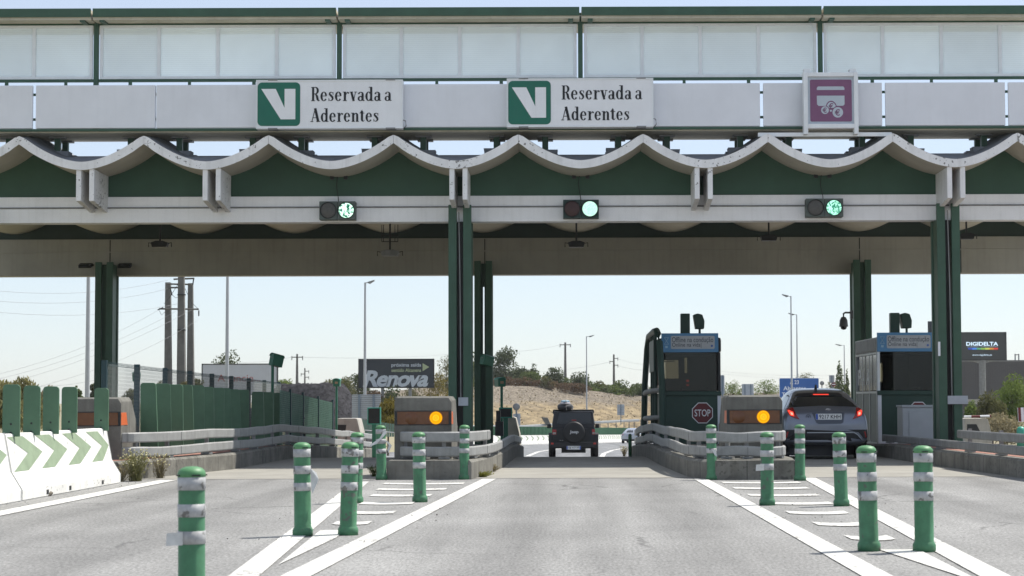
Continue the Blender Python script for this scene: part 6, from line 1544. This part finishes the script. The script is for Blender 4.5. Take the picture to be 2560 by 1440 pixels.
for q, lab in ((((756, 893, 255), (1130, 885, 280)), 'faint power line right of the T-shaped pole by the gravel heap'), (((728, 893, 255), (560, 905, 240)), 'faint power line left of the T-shaped pole by the gravel heap'), (((1400, 862, 300), (1240, 880, 280)), 'faint power line left of the embankment T-shaped pole'),
               (((1545, 897, 330), (1640, 912, 330)), 'faint line right of the three-armed pole, top one'), (((1545, 914, 330), (1640, 925, 330)), 'faint line right of the three-armed pole, lower one'), (((1525, 905, 330), (1330, 930, 330)), 'faint line left of the three-armed pole'), (((1800, 928, 330), (2075, 938, 330)), 'upper faint power line over the blue road sign'), (((1800, 934, 330), (2060, 946, 330)), 'lower faint power line over the blue road sign')):
    wire(q, lab, .018, .3)

# ------------------------------------------------------------------ billboards, road signs, building
BBD = M('billboard_dark', (.016, .024, .034), .6, .08, 1); BBP = M('billboard_pale', (.42, .47, .53), .6, .05, 1); BBG = M('billboard_sage', (.33, .39, .24), .6, .05, 2)
def board(u0, u1, v0, v1, d, mat, name, label, posts, vb):
    a, b = P(u0, v1, d), P(u1, v0, d); t = thing(name, label, 'billboard', ((a.x+b.x)/2, d, P(0, vb, d).z), 'advertising billboards')
    MB().bx(a.x, b.x, d, d+.5, a.z, b.z).build('board', mat, t, bevel=.02)
    fr = MB(); w = .1; fr.bx(a.x-w, b.x+w, d-.04, d+.52, b.z, b.z+w); fr.bx(a.x-w, b.x+w, d-.04, d+.52, a.z-w, a.z); fr.bx(a.x-w, a.x, d-.04, d+.52, a.z, b.z); fr.bx(b.x, b.x+w, d-.04, d+.52, a.z, b.z); fr.build('frame', DARK, t)
    for u in posts: p = P(u, 1000, d); MB().bx(p.x-.16, p.x+.16, d+.1, d+.42, P(0, vb, d).z, a.z-w).build('post', GALVD, t)
    def q(m, s, p0, p1, w0, w1, **k): A, B = P(p0, w1, d), P(p1, w0, d); text_mb(m, s, A.x, B.x, A.z, B.z, d-.02, **k)
    return t, q, a, b
t, q, a, b = board(898, 1083, 899, 968, 205, BBD, 'billboard', 'dark blue-grey Renova billboard on two posts with a pale arrow', (956, 1025), 1048)
m = MB(); q(m, 'Renova', 907, 1071, 925.5, 967.5, shear=.28, bold=.035, spacing=.88); q(m, 'próxima saída', 978.5, 1053, 907.5, 919.5, bold=.018); m.build('lettering', BBP, t, recalc=False)
m = MB(); q(m, 'sentido Alcanena', 978.5, 1053, 921, 930, bold=.02); pp = [P(1056.5, 908, 204.98), P(1073, 917.5, 204.98), P(1056.5, 928, 204.98)]; m.add(pp, [(0, 2, 1)]); m.build('arrow_and_line', BBG, t, recalc=False)
t, q, a, b = board(506, 692, 911, 985, 215, M('billboard_white', (.46, .48, .52), .6, .03, 1), 'billboard', 'white Anuncie billboard behind the left fence', (540, 650), 1030)
m = MB(); q(m, 'Anuncie...', 544, 651, 936, 954); m.build('lettering', M('billboard_red', (.34, .10, .10), .6), t, recalc=False)
t, q, a, b = board(2394, 2514, 832, 899, 250, M('led_screen_dark', (.045, .05, .052), .5, .06, 1), 'billboard', 'dark Digidelta screen billboard on a single pole right of the right column', (), 1000)
m = MB(); q(m, 'DIGIDELTA', 2415.5, 2495, 854.5, 864.5, bold=.03); q(m, 'www.digidelta.pt', 2431, 2480, 885, 890.5); q(m, 'DIGITAL  DIMENSION', 2418, 2494, 866.3, 867.8); m.build('lettering', emis('screen_pale', (.62, .80, .95), .62), t, recalc=False)
for k, cc_ in enumerate(((.05, .09, .40), (.08, .25, .75), (.10, .35, .20), (.25, .45, .10), (.55, .60, .12), (.60, .28, .05), (.62, .05, .04))):
    A, B = P(2420+k*10.7, 874, 250), P(2430.7+k*10.7, 869.5, 250); MB().bx(A.x, B.x, 249.97, 249.985, A.z, B.z).build('colour_bar', emis('screen_bar_%d' % k, cc_, .5), t)
p = P(2457, 900, 250); q_ = MB(); q_.tube([(p.x, 250.3, p.z), (p.x, 250.3, P(0, 1010, 250).z)], .42, 12); q_.build('post', GALVD, t)
MB().prism([(p.x-1.6, p.z-.05), (p.x+1.6, p.z-.05), (p.x+.4, p.z-.4), (p.x-.4, p.z-.4)], 250.1, 250.5).build('head_bracket', GALVD, t)
bd = thing('warehouse_building', 'long dark brown-grey industrial building behind the screen billboard', 'building', P(2480, 1010, 290))
A, B = P(2380, 1012, 290), P(2700, 904, 290)
WALLB = M('building_cladding', (.085, .082, .085), .7, .06, .5)
wl = MB(); wl.bx(A.x, B.x+20, 290, 330, A.z-2, B.z); wl.build('wall', WALLB, bd)
q_ = MB(); n = 60
for i in range(n): x = A.x+(B.x-A.x)*i/n; q_.bx(x, x+.06, 289.95, 289.999, A.z, B.z-.3)
q_.build('cladding_rib', M('building_rib', (.07, .068, .07), .7), bd)
MB().bx(A.x-.1, B.x+20, 289.8, 330.1, B.z, B.z+.25).build('parapet', M('building_cap', (.15, .15, .155), .6), bd)
q_ = MB(); 
for u in (2538, 2547): p = P(u, 900, 291); q_.tube([(p.x, 291, B.z), (p.x, 291, P(0, 893, 291).z)], .1, 6)
q_.tube([(P(2538, 894, 291).x, 291, P(0, 895, 291).z), (P(2547, 894, 291).x, 291, P(0, 895, 291).z)], .08, 6); q_.build('roof_vent', GALV, bd)
MB().bx(A.x+1, A.x+9, 289.6, 289.9, A.z+.1, A.z+.8).build('base_wall', CONC_L, bd)
# orange-marked dark sign behind the column
t = thing('dark_sign', 'dark blue sign with orange mark half hidden behind the right front column', 'sign', P(2340, 860, 240)); A, B = P(2321, 860, 240), P(2362, 803, 240)
MB().bx(A.x, B.x, 240, 240.3, A.z, B.z).build('panel', BBD, t); pole = P(2345, 1000, 240)
q_ = MB(); q_.prism([(P(u, 0, 240).x, P(2330, v, 240).z) for u, v in ((2326, 822), (2330, 817), (2337, 815), (2345, 813), (2345, 822), (2332, 825))], 239.96, 239.99); q_.build('orange_mark', M('sign_orange', (.6, .2, .03), .5), t)
q_ = MB(); q_.bx(P(2331, 0, 240).x, P(2345, 0, 240).x, 239.96, 239.99, P(0, 829, 240).z, P(0, 824, 240).z); q_.build('white_bar', SIGNW, t)
MB().tube([(pole.x, 240.2, A.z), (pole.x, 240.2, P(0, 1010, 240).z)], .2, 8).build('post', GALVD, t)
# blue direction sign
t = thing('direction_sign', 'blue road sign reading A23 Abrantes above the grey crossover', 'road sign', P(2000, 1040, 178)); A, B = P(1949, 1030, 178), P(2047, 945, 178)
MB().prism(rrect(A.x, B.x, A.z, B.z, .1), 178, 178.08).build('panel', SIGNW, t); 
pn = MB().prism(rrect(A.x+.03, B.x-.03, A.z+.03, B.z-.03, .09), 177.985, 177.998).build('blue_field', M('sign_blue', (.03, .12, .37), .5, .04, 1), t)
def q(m, s, p0, p1, w0, w1, **k): A_, B_ = P(p0, w1, 177.98), P(p1, w0, 177.98); text_mb(m, s, A_.x, B_.x, A_.z, B_.z, 177.978, **k)
m = MB(); q(m, 'A 23', 1974.5, 1997, 950.5, 960.5, bold=.015); q(m, 'Abrantes', 1958.5, 2014.5, 965.5, 976, bold=.015); q(m, 'Torres Novas', 1955, 2030, 981, 991, bold=.015); m.build('lettering', SIGNW, pn, recalc=False)
for u in (1965, 2030): p = P(u, 1030, 178); MB().tube([(p.x, 178.2, p.z), (p.x, 178.2, p.z-3)], .09, 8).build('post', GALVD, t)
def disc_sign(u, v, r_, d, label, vb, entry):
    c = P(u, v, d); rr = r_/S(d); t = thing('round_sign', label, 'road sign', (c.x, d, P(u, vb, d).z), 'round road signs')
    MB().lathe([(0, .02), (rr, .02), (rr, -.02), (0, -.02)], c, 24, 'y').build('plate', RED if entry else GALVD, t)
    if entry: MB().bx(c.x-rr*.7, c.x+rr*.7, d-.035, d-.022, c.z-rr*.18, c.z+rr*.18).build('white_bar', SIGNW, t)
    MB().tube([(c.x, d+.06, c.z+rr*.6), (c.x, d+.06, P(u, vb, d).z)], .05, 8).build('post', GALVD, t)
disc_sign(2084, 961, 5.5, 200, 'small red no entry sign left of the right rear column', 1010, True)
disc_sign(2055, 958, 5.5, 190, 'round grey sign back right of the blue road sign', 1010, False)
def sign_back(u0, u1, v0, v1, d, vb, label, ribs=0, posts=1, mat=None):
    a, b = P(u0, v1, d), P(u1, v0, d); t = thing('sign_back', label, 'road sign', ((a.x+b.x)/2, d, P(u0, vb, d).z), 'grey backs of road signs')
    MB().prism(rrect(a.x, b.x, a.z, b.z, .04), d, d+.04).build('plate', mat or M('sign_back_grey', (.40, .43, .46), .5, .06, 3, metal=.3), t)
    if ribs:
        q_ = MB()
        for i in range(ribs): z = a.z+(b.z-a.z)*(i+.5)/ribs; q_.bx(a.x, b.x, d-.02, d-.001, z-.012, z+.012)
        q_.build('rib', GALVD, t)
    for i in range(posts): x = a.x+(b.x-a.x)*((i+.5)/posts if posts < 3 else (i+.5)/posts); MB().bx(x-.05, x+.05, d-.1, d-.022, P(u0, vb, d).z, b.z).build('post', M('sign_post_blue', (.16, .2, .24), .5), t)
sign_back(880, 952, 986, 1048, 100, 1070, 'large ribbed sign back below the left end of the dark billboard', 12, 2)
sign_back(1283, 1301, 1034, 1064, 105, 1090, 'small square sign back left of the off-road car', 0, 1)
disc_sign(1291, 1017, 9, 105, 'round sign back above a square plate left of the off-road car', 1036, False)
sign_back(1543, 1561, 1011, 1038, 225, 1062, 'square grey sign back on the embankment foot right of the off-road car', 2, 1)
sign_back(1855, 1884, 960, 996, 190, 1020, 'grey sign back with arched top between the pale bushes', 0, 2)
sign_back(1801, 1811, 938, 985, 120, 1010, 'narrow ribbed sign back beside the left booth roof', 0, 1)
sign_back(2073, 2086, 938, 956, 215, 1010, 'small stacked grey sign backs above the no entry sign', 3, 1)
# pale green slat fence beyond the left lane
sf = thing('slat_fence', 'row of pale green slats standing beyond the left lane beside the beacon block', 'fence', P(905, 1090, 76)); k = 0
for i in range(15):
    u = 903+i*6.1; d = 74+i*.9; a = P(u, 1092, d); z1 = P(u, 1048+i*.9, d).z
    MB().box((a.x, d, (a.z+z1)/2), (.085, .03, z1-a.z), rz=.3).build('slat', M('slat_green', (.16, .24, .18), .6, .15, 4), sf)
a, b = P(903, 1075, 74.05), P(990, 1082, 86.6); MB().tube([a, b], .025, 6).build('cross_rail', GALVD, sf)
# grit and dirt specks on the asphalt round the hatching
mb = MB(); rnd = random.Random(21)
for _ in range(420):
    x, y = (rnd.uniform(-3.1, -1.2), rnd.uniform(17, 31.2)) if rnd.random() < .45 else (rnd.uniform(2.2, 3.8), rnd.uniform(17, 31)) if rnd.random() < .5 else (-6.62+rnd.gauss(0, .12), rnd.uniform(20, 31))
    s_ = rnd.uniform(.004, .014); p = Vector((x, y, .009)); o = [p+Vector((rnd.uniform(-1, 1), rnd.uniform(-1, 1), rnd.uniform(0, 1.2)))*s_ for _ in range(4)]; mb.add(o, [(0, 1, 2), (0, 2, 3), (0, 3, 1), (1, 3, 2)])
tag(mb.build('road_grit', M('grit_dark', (.06, .055, .045), .9, .4, 9)), 'small dark grit scattered over the hatched road markings', 'grit', kind='stuff')
# concrete wedge on the slope left of the off-road car
t = thing('concrete_wedge', 'grey concrete drain wedge at the foot of the slope left of the off-road car', 'concrete wedge', P(1365, 1058, 229)); q_ = MB()
q_.prism([(P(u, 0, 229).x, P(1365, v, 229).z) for u, v in ((1350, 1043), (1366, 1044), (1374, 1062), (1362, 1063))], 229, 230); q_.build('wedge_body', CONC, t)
t = thing('rail_end_block', 'brown concrete wing wall at the right end of the far guard rail', 'concrete wall', P(1605, 1060, 236)); q_ = MB()
q_.prism([(P(u, 0, 236).x, P(1600, v, 236).z) for u, v in ((1596, 1049), (1598, 1049), (1606, 1075), (1596, 1085))], 236, 237); q_.build('wall_body', BPLAST, t)
q_ = MB(); q_.prism([(P(u, 0, 238).x, P(1600, v, 238).z) for u, v in ((1597, 1045), (1614, 1042), (1614, 1080), (1604, 1080))], 238, 239); q_.build('pale_face', CONC_L, t)
# green post at the far end of the right island
g = P(1578, 1085, 51.5); t = thing('marker_post', 'small green marker post at the far left end of the right island rail', 'marker post', (1.70, 51.5, prof(51.5)))
MB().lathe([(0, prof(51.5)), (.045, prof(51.5)), (.045, g.z-.03), (.03, g.z), (0, g.z+.01)], (1.70, 51.5, 0), 16).build('post', BOLL, t)

# ------------------------------------------------------------------ weeds
def weed(x, y, h, w, n, label, mat, flower=False, seed=0, z0=0):
    rnd = random.Random(seed); t = thing('weed', label, 'weed', (x, y, z0), 'weeds along the kerbs'); mb = MB(); fl = MB()
    for _ in range(n):
        a = rnd.uniform(0, 6.28); l = rnd.uniform(.1, 1)**.6*w; hh = h*rnd.uniform(.5, 1); p0 = Vector((x+rnd.gauss(0, w*.18), y+rnd.gauss(0, w*.18), z0)); p1 = p0+Vector((math.cos(a)*l*.5, math.sin(a)*l*.5, hh*.6)); p2 = p0+Vector((math.cos(a)*l, math.sin(a)*l, hh))
        mb.tube([p0, p1, p2], [.004, .003, .0015], 3, cap=False)
        for k in range(7):
            f = rnd.uniform(.35, 1); p = p0.lerp(p2, f); s_ = rnd.uniform(.008, .022); q = Vector((rnd.uniform(-1, 1), rnd.uniform(-1, 1), rnd.uniform(-.3, 1))).normalized()
            c = q.cross(Vector((rnd.random(), rnd.random(), rnd.random()))).normalized(); mb.add([p-c*s_*.4, p+c*s_*.4, p+q*s_*2], [(0, 1, 2)])
        if flower and rnd.random() < .7: fl.box(p2, (.014, .014, .014), rz=rnd.uniform(0, 3), rx=.6)
    mb.build('stems', mat, t, recalc=False)
    if fl.v: fl.build('flower_heads', M('flower_pale', (.6, .55, .3), .8), t)
g = G(335, 1203); weed(g.x+.02, g.y, .50, .24, 130, 'bushy green weed with pale flowers at the end of the chevron barrier', leafmat('weed_green', (.14, .15, .06), (.36, .34, .16)), True, 1)
g = G(305, 1203); weed(g.x, g.y-.2, .30, .2, 70, 'brown dry weed at the foot of the chevron barrier end', L_DRY, False, 2)
g = G(400, 1196); weed(g.x, g.y, .42, .16, 60, 'thin dry weed in front of the left island kerb', L_DRY, True, 3)
g = G(1200, 1193); weed(g.x, g.y, .10, .22, 90, 'low yellow-green grass tuft at the right kerb of the middle-left island', leafmat('tuft', (.14, .16, .03), (.36, .34, .10)), False, 4)
g = G(1232, 1180); weed(g.x, g.y, .13, .12, 40, 'small dry grass tuft further along the middle-left island kerb', L_DRY, False, 5)
g = G(2545, 1190); weed(7.6, 31.5, .2, .14, 40, 'yellowish weed on the brick paving at the right edge', leafmat('tuft', (.14, .16, .03), (.36, .34, .1)), True, 6, KH)
g = P(1562, 1135, 53); weed(g.x, 53.5, .28, .12, 40, 'tall dry weed at the far end of the right island', L_DRY, True, 7, prof(53))
g = G(940, 1190); weed(g.x, 32.8, .22, .12, 40, 'dark spiky weed beside the left side of the middle-left island kerb', L_MID, False, 8)
g = P(905, 1105, 62); weed(g.x, 62, .5, .3, 80, 'tall dry weed by the far rail of the left lane', L_DRY, False, 9, prof(62))
st = MB(); g = G(112, 1240); rnd = random.Random(2)
t = thing('stone', 'dark stone lying at the foot of the chevron barrier', 'stone', (g.x, g.y, 0))
st.lathe([(0, 0), (.09, .005), (.10, .04), (.06, .075), (0, .085)], (g.x, g.y, 0), 9, smooth=False); st.v = [(v[0]+rnd.uniform(-.015, .015), v[1]+rnd.uniform(-.02, .02), v[2]) for v in st.v]; st.build('stone_body', M('stone_dark', (.12, .105, .08), .9, .3, 10), t)

# ------------------------------------------------------------------ thin summer haze filling the air
hb = MB(); hb.bx(-330, 330, -25, 420, -9, 24)
hm = bpy.data.materials.new('haze_air'); hm.use_nodes = True; hn = hm.node_tree.nodes; hn.clear()
pv = hn.new('ShaderNodeVolumePrincipled'); pv.inputs['Color'].default_value = (.95, .97, 1, 1); pv.inputs['Density'].default_value = .00016; pv.inputs['Anisotropy'].default_value = 0.0
ho = hn.new('ShaderNodeOutputMaterial'); hm.node_tree.links.new(pv.outputs[0], ho.inputs['Volume'])
h_ = hb.build('haze', hm); h_['kind'] = 'stuff'; h_['label'] = 'thin pale summer haze in the air over the plaza and the hill'; h_['category'] = 'haze'
